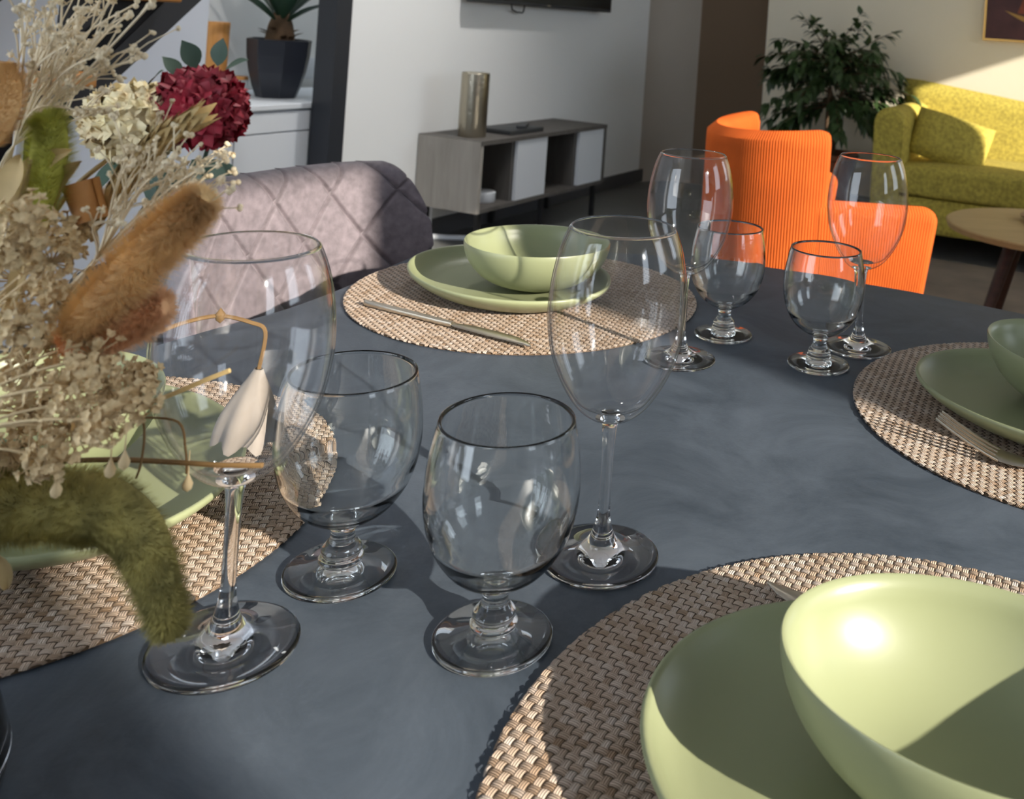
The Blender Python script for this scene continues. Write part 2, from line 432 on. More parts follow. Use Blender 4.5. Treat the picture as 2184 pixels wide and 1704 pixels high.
# ------------------------------------------------------------ cutlery
M_steel = mat('brushed_steel', srgb(190, 182, 166), .30, 1)
def sweep_flat(pts, widths, th):
    "flat bar along pts (x along), widths and thickness per point"
    mb = MB(); vs = []; fs = []; N = len(pts)
    for (x, y, z), w in zip(pts, widths):
        for sy, sz in ((-.5, 0), (-.42, .5), (0, .75), (.42, .5), (.5, 0), (.42, -.5), (-.42, -.5)):
            vs.append((x, y+sy*w, z+sz*th))
    for i in range(N-1):
        for k in range(7):
            k2 = (k+1) % 7; fs.append((i*7+k, i*7+k2, (i+1)*7+k2, (i+1)*7+k))
    fs.append(tuple(range(7))); fs.append(tuple((N-1)*7+k for k in range(6, -1, -1)))
    return mb.add(vs, fs)
def knife(x, y, rot, label, g=True):
    t = thing('table_knife', label, 'knife', (x, y, TZ+.0062), rot, 'table knives')
    sweep_flat([(0, 0, 0), (.004, 0, 0), (.05, 0, 0), (.10, 0, 0), (.116, 0, 0)], [.004, .0075, .0085, .0075, .0060], .0038).build('handle', M_steel, t)
    sweep_flat([(.116, 0, 0), (.122, 0, 0), (.135, .0015, 0), (.165, .0015, 0), (.190, .001, 0), (.205, -.002, 0), (.213, -.0045, 0)], [.0060, .0095, .0145, .0165, .0145, .0085, .0012], .0013).build('blade', M_steel, t)
    return t
knife(-.352, .976, math.atan2(.886-.976, -.162+.352), 'steel table knife lying on the back placemat beside the plate')
knife(.042+.213*math.cos(math.radians(153.5))*-1, .526-.213*math.sin(math.radians(153.5)), math.radians(153.5), 'steel table knife behind the nearest bowl, only its blade tip showing')
def fork(x, y, rot, label):
    t = thing('table_fork', label, 'fork', (x, y, TZ+.0055), rot)
    zc = lambda s: .0015+.018*max(0, (s-.158)/.051)**1.3 if s > .158 else (.0015+.005*math.sin(max(0, (s-.02))/.128*PI)**2 if s > .02 else .0015)
    pts = [0, .003, .03, .07, .11, .125, .136]
    sweep_flat([(s, 0, zc(s)) for s in pts], [.008, .0105, .0098, .0070, .0052, .0056, .0075], .0024).build('handle', M_steel, t)
    h = [.134, .142, .150, .158, .163]
    nk = sweep_flat([(s, 0, zc(s)) for s in h], [.0075, .0165, .0205, .0212, .0212], .0018).build('neck', M_steel, t)
    for k in range(4):
        yy = (k-1.5)*.0058
        pr_ = [.160, .170, .182, .194, .204, .209]
        sweep_flat([(s, yy*(1-.06*(s-.16)/.05), zc(s)) for s in pr_], [.0036, .0030, .0028, .0025, .0020, .0010], .0016).build('tine', M_steel, nk)
    return t
fork(.3658, .632, math.radians(150), 'steel fork with raised tines lying on the shaded placemat at right')
# ------------------------------------------------------------ glasses
G_thin = glass_mat('blown_glass', thin=.74, edge=(.42, .45, .48))
G_thick = glass_mat('pressed_glass', thin=.62, tint=(.975, .995, .985), edge=(.45, .56, .52))
G_solid = glass_mat('solid_glass')
G_solid2 = glass_mat('solid_pressed_glass', tint=(.994, 1, .997))
def spline_prof(pts, k=5):
    return [(max(p[0], 1e-5), p[1]) for p in smoothpts([(r, z, 0) for r, z in pts], k)]
def wine_glass(x, y, label, src=None):
    t = thing('wine_glass', label, 'wine glass', (x, y, TZ), 0, 'wine glasses on the table')
    outer = [(.0058, .0812), (.0125, .0832), (.0215, .0905), (.0300, .1035), (.0365, .1190), (.0397, .1350), (.0404, .1480), (.0392, .1640), (.0360, .1800), (.0318, .1915), (.0298, .1938)]
    o = spline_prof([(r, z) for r, z in outer[:-1]]+[(.0303, .1937)], 4)
    th = .0011
    inner = [(r-th, z) for r, z in spline_prof([(.0300, .1042), (.0365, .1190), (.0397, .1350), (.0404, .1480), (.0392, .1640), (.0360, .1800), (.0318, .1915), (.0303, .1937)], 4)]
    bottom = spline_prof([(0, .0868), (.008, .0872), (.0150, .0892), (.0215, .0935), (.0289, .1042)], 4)
    prof = o+[(.0298, .1942)]+inner[::-1]+bottom[::-1][1:]
    mis = [1 if max(prof[i][0], prof[i+1][0]) < .0105 or min(prof[i][1], prof[i+1][1]) > .1925 else 0 for i in range(len(prof)-1)]
    MB().lathe(prof, 72, mis=mis).build('bowl', [G_thin, G_solid], t, recalc=False, angle=0)
    stem = spline_prof([(.0058, .0812), (.0047, .0785), (.0040, .0730), (.0035, .0620), (.0034, .045), (.0035, .0300), (.0042, .0235), (.0052, .0190), (.0066, .0145), (.0088, .0110)], 5)
    MB().lathe(stem[::-1], 40).build('stem', G_solid, t, recalc=False, angle=0)
    foot = spline_prof([(.0088, .0110), (.0120, .0085), (.0170, .0062), (.0240, .0042), (.0315, .0029)], 4)+[(.0331, .0026), (.0337, .0019), (.0335, .0009), (.0325, .0003), (.028, .0007), (.016, .0016), (1e-5, .0018)]
    MB().lathe(foot[::-1], 72).build('foot', G_solid, t, recalc=False, angle=0)
    return t
def goblet(x, y, label):
    t = thing('goblet', label, 'goblet', (x, y, TZ), 0, 'short stemmed goblets on the table')
    op = [(.0088, .0290), (.0150, .0315), (.0250, .0385), (.0335, .0510), (.0375, .0650), (.0384, .0780), (.0372, .0930), (.0345, .1070), (.0337, .1100)]
    o = spline_prof(op, 4)
    th = lambda z: .0019+.0008*max(0, 1-(z-.045)/.03)
    inn = [(r-th(z), z) for r, z in spline_prof([(.0340, .0520), (.0375, .0650), (.0384, .0780), (.0372, .0930), (.0345, .1070), (.0339, .1095)], 4)]
    bottom = spline_prof([(0, .0322), (.0080, .0326), (.0150, .0348), (.0240, .0415), (.0340-th(.052), .0520)], 4)
    prof = o+[(.0336, .1110), (.0327, .1114), (.0321, .1108)]+inn[::-1]+bottom[::-1][1:]
    mis = [1 if max(prof[i][1], prof[i+1][1]) < .0405 or min(prof[i][1], prof[i+1][1]) > .1080 else 0 for i in range(len(prof)-1)]
    MB().lathe(prof, 72, mis=mis).build('bowl', [G_solid2, G_solid2], t, recalc=False, angle=0)
    stem = spline_prof([(.0088, .0290), (.0070, .0262), (.0063, .0235), (.0066, .0205), (.0080, .0180), (.0100, .0155), (.0108, .0135), (.0098, .0120), (.0112, .0105), (.0120, .0090), (.0116, .0078)], 5)
    MB().lathe(stem[::-1], 48).build('stem', G_solid2, t, recalc=False, angle=0)
    foot = spline_prof([(.0116, .0078), (.0150, .0066), (.0210, .0048), (.0275, .0034)], 4)+[(.0288, .0031), (.0296, .0023), (.0294, .0010), (.0284, .0003), (.024, .0006), (.012, .0016), (1e-5, .0018)]
    MB().lathe(foot[::-1], 72).build('foot', G_solid2, t, recalc=False, angle=0)
    return t
w0 = wine_glass(-.2203, .4556, 'tall wine glass front left, beside the drooping green foxtail')
copy_thing(w0, (-.0523, .5540, TZ), 0, 'tall wine glass in the middle, in front of the back bowl')
copy_thing(w0, (-.0231, .8895, TZ), 0, 'tall wine glass behind the middle one, left of the orange chair back')
copy_thing(w0, (.1534, .9571, TZ), 0, 'tall wine glass farthest right, orange armchair showing through its bowl')
g0 = goblet(-.0960, .4752, 'short-stemmed goblet nearest the viewer, bottom centre')
copy_thing(g0, (-.1915, .5218, TZ), 0, 'short-stemmed goblet directly right of the front left wine glass')
copy_thing(g0, (.0175, .9687, TZ), 0, 'short-stemmed goblet farthest back, in shade before the orange armchair')
copy_thing(g0, (.1083, .9007, TZ), 0, 'short-stemmed goblet at right, in shade, overlapping the farthest right wine glass')
# ------------------------------------------------------------ grey quilted chair
M_velvet = mat('mauve_grey_velvet', srgb(108, 98, 102), .75, noise=(90, .25, 6), bump=(600, .25), sheen=.15)
M_leg = mat('black_metal', srgb(28, 28, 30), .4)
def quilt(q, z):
    a, b = .0865, .118
    u = (q-.892)/a; v = (z-.829)/b
    l1 = abs((u+v) % 1-.5); l2 = abs((u-v) % 1-.5)   # .5 at the seams
    g = lambda l: math.exp(-((.5-l)/.030)**2)
    return max(g(l1), g(l2))
def chair_back(s, t, side):
    # s along the back -1..1, t up 0..1 (room axes p,q,z)
    half = .192
    top = .866-.085*max(0, abs(s)-.72)**2/.28**2*1.0
    z = .46+(top-.46)*t
    q = .903+half*math.sin(s*1.25)/math.sin(1.25)
    bend = .12*abs(s)**2.6
    lean = -.055*(t-.4)
    p = -.962+bend*(1-.25*t)+lean
    nrm = 1 if side else -1
    edge = min(1, (1-abs(s))/.06, (1-t)/.05)
    edge = math.sqrt(max(0, 1-(1-max(0, edge))**2))
    th = .026*edge
    p += nrm*th
    if side: p -= .0075*quilt(q, z)
    return W(p, q, z)
t = thing('dining_chair', 'mauve-grey velvet dining chair with diamond-quilted back at the table\'s left', 'chair', (0, 0, 0))
mb = MB(); mb.grid(lambda u, v: chair_back(u*2-1, v, True), 340, 260); mb.grid(lambda u, v: chair_back(u*2-1, v, False), 60, 40, flip=True)
mb.build('backrest', M_velvet, t, recalc=False, angle=0)
o = MB().box(-.24, .24, -.21, .21, .40, .49, .03).build('seat', M_velvet, t, W(-.70, .895, 0), RZ)
for i, j in ((-1, -1), (-1, 1), (1, -1), (1, 1)):
    MB().tube([(i*.17, j*.15, .42), (i*.23, j*.20, .0)], [.014, .010]).build('leg', M_leg, t, W(-.70, .895, 0), RZ)
MB().tube([(-.19, -.12, .44), (-.27, -.12, .50), (-.27, .12, .50), (-.19, .12, .44)], .012).build('back_frame', M_leg, t, W(-.70, .895, 0), RZ)

# ------------------------------------------------------------ orange corduroy armchair
M_cord = mat('orange_corduroy', srgb(184, 84, 28), .85, noise=(9, .14, 4), spec=.2)
ac = Vector((.212, 2.512, 0)); AR = .246
rib = lambda k: .0011*math.cos(2*PI*k)
def shell_pt(s, t, outer):
    a = math.radians(118+167*s)
    th = .048; r = AR if outer else AR-th
    e = min(1, s/.03, (1-s)/.03, (1-t)/.05); e = math.sqrt(max(0, 1-(1-max(e, 0))**2))
    r = (AR-th/2)+(1 if outer else -1)*th/2*e
    r += rib(s*nr)*(1 if outer else -1)
    dip = .022*math.sin(min(1, max(0, s))*PI)
    top = .86-dip-.02*(1-math.sqrt(max(0, 1-max(0, (abs(s-.5)-.44)/.06)**2))) if True else 0
    z = .30+(top-.30)*t
    return ac+Vector((math.cos(a)*r, math.sin(a)*r, z))
t = thing('armchair', 'orange corduroy tub armchair with curved high back beyond the table', 'armchair', (0, 0, 0))
L = 167/180*PI*AR
mb = MB(); nr = round(L/.0070)
mb.grid(lambda u, v: shell_pt(u, v, True), nr*7, 26); mb.grid(lambda u, v: shell_pt(u, v, False), nr*7, 26, flip=True)
# close the two front edges
mb.build('backrest', M_cord, t, recalc=False, angle=0)
fa = math.radians(201.5-180); fwd = Vector((math.cos(fa), math.sin(fa), 0))
def arm_panel(x0, y0, x1, y1, zt, mbx):
    A = Vector((x0, y0, 0)); Bv = Vector((x1, y1, 0)); dr = (Bv-A); ln = dr.length; dr.normalize(); nn = Vector((dr.y, -dr.x, 0))
    def f(sd):
        def g(u, v):
            e = min(1, (1-u)/.08, (1-v)/.06, (u+.02)/.08); e = math.sqrt(max(0, 1-(1-max(e, 0))**2))
            cut = .030*(1-v)*max(0, (u-.3)/.7)
            r_ = max(0, (u-.86)/.14); zz = .30+(zt-.30)*v-(.035*(1-math.sqrt(max(0, 1-r_*r_))) if r_ else 0)*v-.008*u*v
            return A+dr*(u*ln-cut*1.6)+nn*sd*(.026*e+rib(u*round(ln/.0070)))+Vector((0, 0, zz))
        return g
    n_ = round(ln/.0070)*7; mbx.grid(f(1), n_, 22); mbx.grid(f(-1), n_, 22, flip=True)
mb = MB(); arm_panel(.235, 2.29, .548, 2.335, .690, mb); mb.build('armrest', M_cord, t, recalc=False, angle=0)
mb = MB(); arm_panel(.06, 2.74, .36, 2.83, .690, mb); mb.build('armrest', M_cord, t, recalc=False, angle=0)
mb = MB().box(-.20, .27, -.20, .20, .30, .45, .04); mb.build('seat', M_cord, t, (.25, 2.56, 0), fa)
for i, j in ((-.17, -.18), (-.17, .18), (.22, -.18), (.22, .18)):
    MB().tube([(i, j, .31), (i*1.12, j*1.12, 0)], [.018, .011]).build('leg', M_leg, t, (.25, 2.56, 0), fa)

# ------------------------------------------------------------ sofa
M_sofa = mat('mustard_chenille', srgb(178, 160, 68), .9, noise=(60, .3, 5), bump=(260, .6))
t = thing('sofa', 'mustard yellow-green fabric sofa against the far wall', 'sofa', W(0, 0, 0), RZ)
def cushion(x0, x1, y0, y1, z0, z1, puff=.03, n=24, rake=0):
    mb = MB()
    bm = bmesh.new(); bmesh.ops.create_cube(bm, size=2)
    bmesh.ops.subdivide_edges(bm, edges=bm.edges[:], cuts=9, use_grid_fill=True)
    hx, hy, hz = (x1-x0)/2, (y1-y0)/2, (z1-z0)/2; r = min(hx, hy, hz)*.45
    for v in bm.verts:
        c0 = v.co.copy(); p = Vector((c0.x*hx, c0.y*hy, c0.z*hz))
        q = Vector([max(-h+r, min(h-r, k)) for k, h in zip(p, (hx, hy, hz))]); dd = p-q
        if dd.length > 1e-6: p = q+dd.normalized()*r
        bul = (1-c0.x**2)*(1-c0.y**2)*(1-c0.z**2)
        if hz <= hx and hz <= hy: p.z += math.copysign(puff*(1-c0.x**2)*(1-c0.y**2), c0.z) if abs(c0.z) > .99 else 0
        elif hy <= hx: p.y += math.copysign(puff*(1-c0.x**2)*(1-c0.z**2), c0.y) if abs(c0.y) > .99 else 0
        p.y += rake*(p.z+hz)
        v.co = p+Vector(((x0+x1)/2, (y0+y1)/2, (z0+z1)/2))
    bm.verts.index_update(); mb.add([v.co[:] for v in bm.verts], [[v.index for v in f.verts] for f in bm.faces]); bm.free(); return mb
SX0, SX1 = -1.155, .95
cushion(SX0+.02, SX1, 4.86, 5.82, .10, .30, .0).build('base', M_sofa, t)
cushion(SX0+.14, SX1-.15, 4.84, 5.50, .29, .455, .02).build('seat_cushion', M_sofa, t)
# back: upright, the top edge falling slightly towards the right
def backf(sd):
    def g(u, v):
        e = min(1, u/.03, (1-u)/.03, (1-v)/.12); e = math.sqrt(max(0, 1-(1-max(e, 0))**2))
        x = (SX0+.02)+(SX1-SX0-.04)*u-(.05*v if u < .02 else 0)
        top = .862-.10*min(1, u*2.6)+.0*u
        z = .28+(top-.28)*v
        y = 5.60+.10*v+sd*(.115-.03*v)*e
        return (x, y, z)
    return g
mb = MB(); mb.grid(backf(-1), 60, 20); mb.grid(backf(1), 60, 20, flip=True); mb.build('backrest', M_sofa, t, recalc=False, angle=0)
def armf(x):
    mb = MB(); prof = []
    for k in range(25):
        a = PI*k/24; prof.append((.082*math.cos(a), .645+.088*math.sin(a)))
    poly = [(.075, .12)]+prof+[(-.075, .12)]
    vs = []; fs = []; n = len(poly); ys = [4.86, 4.875, 5.0, 5.2, 5.4, 5.6, 5.8]
    for y in ys:
        sc = .93 if y == 4.86 else 1
        vs += [(x+px*sc, y, .4+(pz-.4)*(sc if sc < 1 else 1)) for px, pz in poly]
    for i in range(len(ys)-1):
        for k in range(n): fs.append((i*n+k, i*n+(k+1) % n, (i+1)*n+(k+1) % n, (i+1)*n+k))
    fs.append(tuple(range(n))); fs.append(tuple((len(ys)-1)*n+k for k in range(n-1, -1, -1)))
    return mb.add(vs, fs)
armf(SX0+.082).build('armrest', M_sofa, t); armf(SX1-.082).build('armrest', M_sofa, t)
M_dwood = wood('dark_walnut', srgb(58, 34, 24), srgb(78, 48, 34), .45)
for x, y in ((SX0+.1, 4.95), (SX1-.1, 4.95), (SX0+.1, 5.72), (SX1-.1, 5.72)):
    MB().tube([(x, y, .12), (x, y, 0)], [.025, .018]).build('leg', M_dwood, t)
# throw cushion leaning in the sofa's left corner
def pillow(sx, sy, sz, n=24):
    mb = MB()
    def f(sd):
        def g(u, v):
            a, b = u*2-1, v*2-1
            k = (1-a**4)*(1-b**4); ed = 1-.09*(1-abs(a))*(abs(b))**6 if 0 else 1
            px = a*(1-.07*(1-b*b)*0-.10*b*b*(1-abs(a))); pz = b*(1-.10*a*a*(1-abs(b)))
            return (px*sx*(1-.06*(1-abs(b))**2*0), sd*sy*k**.6, pz*sz)
        return g
    mb.grid(f(-1), n, n); mb.grid(f(1), n, n, flip=True); return mb
o = pillow(.205, .075, .135).build('throw_pillow', M_sofa, None, recalc=False, angle=0)
o.matrix_world = Matrix.Translation(W(-.80, 5.11, .572)) @ Matrix.Rotation(RZ, 4, 'Z') @ Matrix.Rotation(math.radians(13), 4, 'Y') @ Matrix.Rotation(math.radians(-28), 4, 'X')
tag(o, 'mustard throw pillow slumped in the left corner of the sofa', 'pillow')

# ------------------------------------------------------------ coffee table, dish, rug
M_oak = wood('pale_oak', srgb(176, 146, 96), srgb(192, 162, 110), .5, (3, 20, 20))
t = thing('coffee_table', 'round coffee table with pale wood top and dark splayed legs by the sofa', 'coffee table', (1.19, 3.33, .0135))
MB().lathe([(.001, .450), (.362, .450), (.368, .446), (.362, .428), (.001, .426)], 72).build('tabletop', M_oak, t, angle=30)
for k in range(4):
    a = math.radians(20+90*k)
    MB().tube([(.16*math.cos(a), .16*math.sin(a), .428), (.31*math.cos(a), .31*math.sin(a), 0)], [.024, .015], 12).build('leg', M_dwood, t)
mb = MB()
for a in (20, 110): mb.tube([(.15*math.cos(math.radians(a)), .15*math.sin(math.radians(a)), .41), (-.15*math.cos(math.radians(a)), -.15*math.sin(math.radians(a)), .41)], .014)
mb.build('cross_brace', M_dwood, t)
M_clay = mat('dark_clay', srgb(150, 116, 84), .5)
o = MB().lathe([(.001, .004), (.09, .004), (.125, .012), (.135, .02), (.13, .022), (.085, .012), (.001, .010)], 48).build('dish', M_clay, None, (1.24, 3.42, .4635), angle=60)
tag(o, 'shallow brown dish on the round coffee table', 'dish')
M_rug = mat('taupe_rug', srgb(126, 112, 98), .95, noise=(5, .2, 6), bump=(300, .5))
o = rbox('rug', -1.15, 1.2, 2.86, 4.78, 0.0, .012, M_rug, kind=None); o.location.z = .001
tag(o, 'taupe woven rug under the coffee table', 'rug')

# ------------------------------------------------------------ ficus by the far wall
M_leaf = mat('ficus_leaf', srgb(58, 78, 42), .4, noise=(6, .35, 2))
M_bark = mat('bark', srgb(92, 70, 48), .8, noise=(30, .25, 4))
M_pot = mat('terracotta', srgb(128, 74, 46), .7)
M_soil = mat('soil', srgb(58, 44, 34), .95, bump=(120, .8))
def leaf(mb, pos, dirv, up, L, Wd, fold=.25, droop=.3, n=4):
    d = Vector(dirv).normalized(); u = Vector(up); s = d.cross(u)
    s = s.normalized() if s.length > 1e-4 else d.orthogonal().normalized(); nrm = s.cross(d)
    vs = []; fs = []
    for k in range(n+1):
        x = k/n; w = Wd*math.sin(min(1, x*1.02)**.8*PI)*.5+.0002; c = Vector(pos)+d*(L*x)-Vector((0, 0, 1))*droop*L*x*x
        vs += [c+s*w+nrm*fold*w, c, c-s*w+nrm*fold*w]
    for k in range(n):
        fs += [(k*3, k*3+1, k*3+4, k*3+3), (k*3+1, k*3+2, k*3+5, k*3+4)]
    mb.add(vs, fs)
fp = W(-1.53, 5.40, 0)
t = thing('potted_fig', 'bushy potted weeping fig in the far corner, left of the sofa', 'potted plant', fp)
MB().lathe([(.001, 0), (.12, 0), (.155, .36), (.168, .37), (.168, .40), (.15, .40), (.145, .36), (.001, .36)], 40).build('pot', M_pot, t, angle=40)
MB().lathe([(.001, .368), (.146, .365)], 32).build('soil', M_soil, t.children[0])
rnd = random.Random(11); trunk = MB(); fol = MB()
for k in range(3):
    a = k*2.1; trunk.tube(smoothpts([(.02*math.cos(a), .02*math.sin(a), .36), (.03*math.cos(a+1), .03*math.sin(a+1), .55), (.05*math.cos(a+2), .05*math.sin(a+2), .78)], 4), [.012]*8+[.008])
def twig(p, d, L, depth):
    pts = [p]; v = Vector(d).normalized()
    for k in range(6):
        v = (v+Vector((rnd.uniform(-.2, .2), rnd.uniform(-.2, .2), -.13*(k > 1)))).normalized(); pts.append(pts[-1]+v*L/6)
    trunk.tube(pts, [.005-.0006*k for k in range(7)], 5)
    for k in range(1, 7):
        for r_ in range(5):
            dd = (pts[k]-pts[k-1]).normalized()+Vector((rnd.uniform(-1, 1), rnd.uniform(-1, 1), rnd.uniform(-.9, .25)))*.9
            leaf(fol, pts[k]+Vector((rnd.uniform(-.012, .012), rnd.uniform(-.012, .012), rnd.uniform(-.01, .01))), dd, (0, 0, 1), rnd.uniform(.06, .09), rnd.uniform(.030, .042), .2, rnd.uniform(.1, .6))
for k in range(66):
    a = rnd.uniform(0, 2*PI); zz = rnd.uniform(.66, .95); el = rnd.uniform(-.1, .75) if zz > .75 else rnd.uniform(-.45, .25)
    twig(Vector((.03*math.cos(a), .03*math.sin(a), zz)), (math.cos(a)*math.cos(el), math.sin(a)*math.cos(el)*.75, math.sin(el)), rnd.uniform(.30, .44), 0)
for k in range(5):
    a = rnd.uniform(0, 2*PI); twig(Vector((0, 0, .9)), (math.cos(a)*.5, math.sin(a)*.5, 1), rnd.uniform(.28, .36), 0)
trunk.build('trunk', M_bark, t); fol.build('foliage', M_leaf, t, recalc=False, angle=0)

# ------------------------------------------------------------ picture on the far wall
M_gold = mat('brass_frame', srgb(190, 146, 78), .35, .8)
M_canvas = mat('maroon_canvas', srgb(78, 44, 44), .6, noise=(7, .3, 5))
M_ochre = mat('ochre_paint', srgb(176, 134, 66), .6)
M_rust = mat('rust_paint', srgb(126, 62, 38), .6, noise=(20, .3, 4))
t = thing('framed_picture', 'dark maroon abstract painting with an ochre crescent, thin brass frame', 'picture', W(-.766, QF, 1.119), RZ)
cvs = MB().box(.012, .888, -.022, 0, .012, .888).build('canvas', M_canvas, t, smooth=False)
mb = MB().box(0, .012, -.03, 0, 0, .9).box(.888, .9, -.03, 0, 0, .9).box(.012, .888, -.03, 0, 0, .012).box(.012, .888, -.03, 0, .888, .9)
mb.build('frame', M_gold, t, smooth=False)
def blob(poly, y, m, nm):
    MB().add([(x, y, z) for x, z in poly], [tuple(range(len(poly)))]).build(nm, m, cvs, smooth=False)
top = [(.115+.5*k/12, .185-.055*math.sin(PI*k/12*.9)+.03*(k/12)**2) for k in range(13)]
bot = [(.115+.5*k/12, .185-.105*math.sin(PI*k/12*.9)+.03*(k/12)**2) for k in range(12, -1, -1)]
blob(bot[::-1]+top[::-1][1:-1], -.0232, M_ochre, 'ochre_crescent')
blob([(.19, .170), (.50, .150), (.55, .30), (.36, .36), (.22, .26)], -.0226, M_rust, 'rust_patch')

# ------------------------------------------------------------ TV side
M_greywood = wood('grey_oak', srgb(142, 136, 128), srgb(160, 154, 146), .6, (20, 20, 2.5))
M_greywood2 = wood('dark_grey_oak', srgb(78, 74, 70), srgb(92, 88, 84), .6, (20, 20, 2.5))
M_doorw = mat('white_lacquer', srgb(205, 208, 212), .4)
t = thing('tv_stand', 'low grey wood sideboard on thin black legs under the television', 'sideboard', W(0, 0, 0), RZ)
p0, p1, q0, q1, zb, zt = -2.955, -2.605, 3.515, 4.645, .175, .50
q0 += .0
MB().box(p0, p1, q0, q0+.022, zb, zt).build('side_panel', M_greywood, t, smooth=False)
MB().box(p0, p1, q1-.022, q1, zb, zt).build('side_panel', M_greywood2, t, smooth=False)
MB().box(p0, p1+.003, q0+.0005, q1-.0005, zt-.018, zt+.002).build('top_panel', M_greywood2, t, smooth=False)
MB().box(p0, p1, q0+.022, q1-.022, zb, zb+.018).build('bottom_panel', M_greywood2, t, smooth=False)
MB().box(p0, p0+.01, q0+.022, q1-.022, zb+.018, zt-.018).build('back_panel', M_greywood2, t, smooth=False)
for q in (3.80, 4.07, 4.36): MB().box(p0+.01, p1-.025, q-.009, q+.009, zb+.018, zt-.018).build('divider', M_greywood2, t, smooth=False)
for a, b in ((3.81, 4.06), (4.37, 4.62)): MB().box(p1-.022, p1-.004, a, b, zb+.02, zt-.02).build('door', M_doorw, t, smooth=False)
for p in (p0+.03, p1-.03):
    for q in (q0+.05, 4.08, q1-.06): MB().box(p-.011, p+.011, q-.011, q+.011, 0, zb).build('leg', M_leg, t, smooth=False)
M_silver = mat('hammered_silver', srgb(178, 170, 152), .32, 1, bump=(45, .9))
o = MB().lathe([(.001, 0), (.062, 0), (.064, .004), (.064, .292), (.060, .296), (.058, .290), (.058, .01), (.001, .01)], 48).build('vase', M_silver, None, W(-2.75, 3.636, .502), angle=40)
tag(o, 'tall cylindrical hammered silver vase standing on the grey sideboard', 'vase')
M_dark = mat('dark_plastic', srgb(48, 50, 52), .5)
t = thing('set_top_box', 'flat dark box lying on the sideboard beside the silver vase', 'electronics', W(-2.74, 3.93, .502), RZ)
MB().box(-.09, .09, -.13, .15, 0, .022, .003).build('case', M_dark, t)
o = MB().box(-.022, .022, -.09, .09, 0, .014, .003).build('remote_control', M_dark, None, W(-2.72, 4.0, .5245), RZ+.5)
tag(o, 'small dark remote control lying on the flat dark box', 'remote control')
o = MB().lathe([(.001, 0), (.055, 0), (.058, .004), (.058, .044), (.054, .048), (.001, .048)], 40).build('round_tin', M_doorw, None, W(-2.72, 3.712, .1935), angle=40)
tag(o, 'white round tin inside the sideboard\'s open left compartment', 'tin')
M_screen = mat('tv_screen', srgb(22, 27, 30), .25)
t = thing('television', 'wall-mounted black flat television above the grey sideboard', 'television', W(PL, 3.72, 1.127), RZ)
TVW = 5.099-3.761+.0
tvc = MB().box(.045, .085, 0.02, TVW+.02, 0, .78, .004).build('case', M_dark, t)
MB().box(.0845, .0858, .035, TVW+.005, .018, .768).build('screen', M_screen, tvc, smooth=False)
MB().box(0, .045, .35, .95, .25, .5).build('wall_bracket', M_dark, t, smooth=False)
MB().box(.0845, .0866, .66, .69, .006, .014, .0008).build('badge', M_silver, tvc)
MB().tube(smoothpts([(.02, .42, .20), (.03, .41, 0), (.03, .44, -.030), (.03, .485, -.036), (.03, .525, -.012), (.03, .53, .2)], 6), .004).build('cable', M_dark, t)
o = MB().tube(smoothpts([(PL+.03, 3.60, .17), (PL+.03, 3.60, .03), (PL+.06, 3.63, .012), (PL+.2, 3.72, .010)], 5), .014).build('cable_duct', M_doorw); o.rotation_euler.z = RZ
tag(o, 'white cable duct on the floor under the sideboard', 'cable duct')

# ------------------------------------------------------------ niche: white cabinet with plant
t = thing('cabinet', 'white low cabinet in the niche under the potted dracaena', 'cabinet', W(0, 0, 0), RZ)
c0, c1, b0, b1, ct = -3.60, -3.075, 1.95, 3.55, .66
MB().box(c0, c1-.02, b0, b1, .06, ct-.025).build('body', M_doorw, t, smooth=False)
MB().box(c0, c1+.012, b0, b1, ct-.022, ct, .003).build('worktop', M_doorw, t, smooth=False)
MB().box(c0+.03, c1-.05, b0, b1, 0, .06).build('plinth', M_dark, t, smooth=False)
for a, b in ((1.955, 2.622), (2.628, 3.545)):
    MB().box(c1-.02, c1, a, b, .548, ct-.032, .002).build('drawer', M_doorw, t, smooth=False)
    MB().box(c1-.02, c1, a, b, .07, .542, .002).build('door', M_doorw, t, smooth=False)
M_pot2 = mat('dark_glazed_pot', srgb(34, 38, 48), .4)
M_drac = mat('dracaena_leaf', srgb(36, 66, 48), .45, noise=(8, .25, 3))
t = thing('potted_dracaena', 'spiky dracaena in a dark angular pot on the white cabinet', 'potted plant', W(-3.30, 3.01, ct), RZ)
def poly8(r, z, k): return [(r*(1.0 if i % 2 == 0 else .93)*math.cos(2*PI*i/8+.2), r*(1.0 if i % 2 == 0 else .93)*math.sin(2*PI*i/8+.2), z) for i in range(8)]
rings = [(.086, 0), (.105, .05), (.122, .11), (.134, .18), (.138, .245), (.128, .247), (.124, .22)]
vs = [v for r, z in rings for v in poly8(r, z, 0)]; fs = [tuple(range(7, -1, -1))]
for i in range(len(rings)-1):
    for k in range(8): fs.append((i*8+k, i*8+(k+1) % 8, (i+1)*8+(k+1) % 8, (i+1)*8+k))
pt2 = MB().add(vs, fs).build('pot', M_pot2, t, smooth=False)
MB().add(poly8(.126, .228, 0), [tuple(range(8))]).build('soil', M_soil, pt2, smooth=False)
mb = MB(); mb.lathe([(.062, .22), (.056, .27), (.048, .31), (.03, .36)], 20)
for k in range(9):
    a = k*.72; leaf(mb, (.045*math.cos(a), .045*math.sin(a), .245+.012*(k % 4)), (math.cos(a), math.sin(a), .55), (0, 0, 1), .055, .03, .3, .1)
mb.build('trunk', M_bark, t, recalc=False)
rnd = random.Random(4); mb = MB()
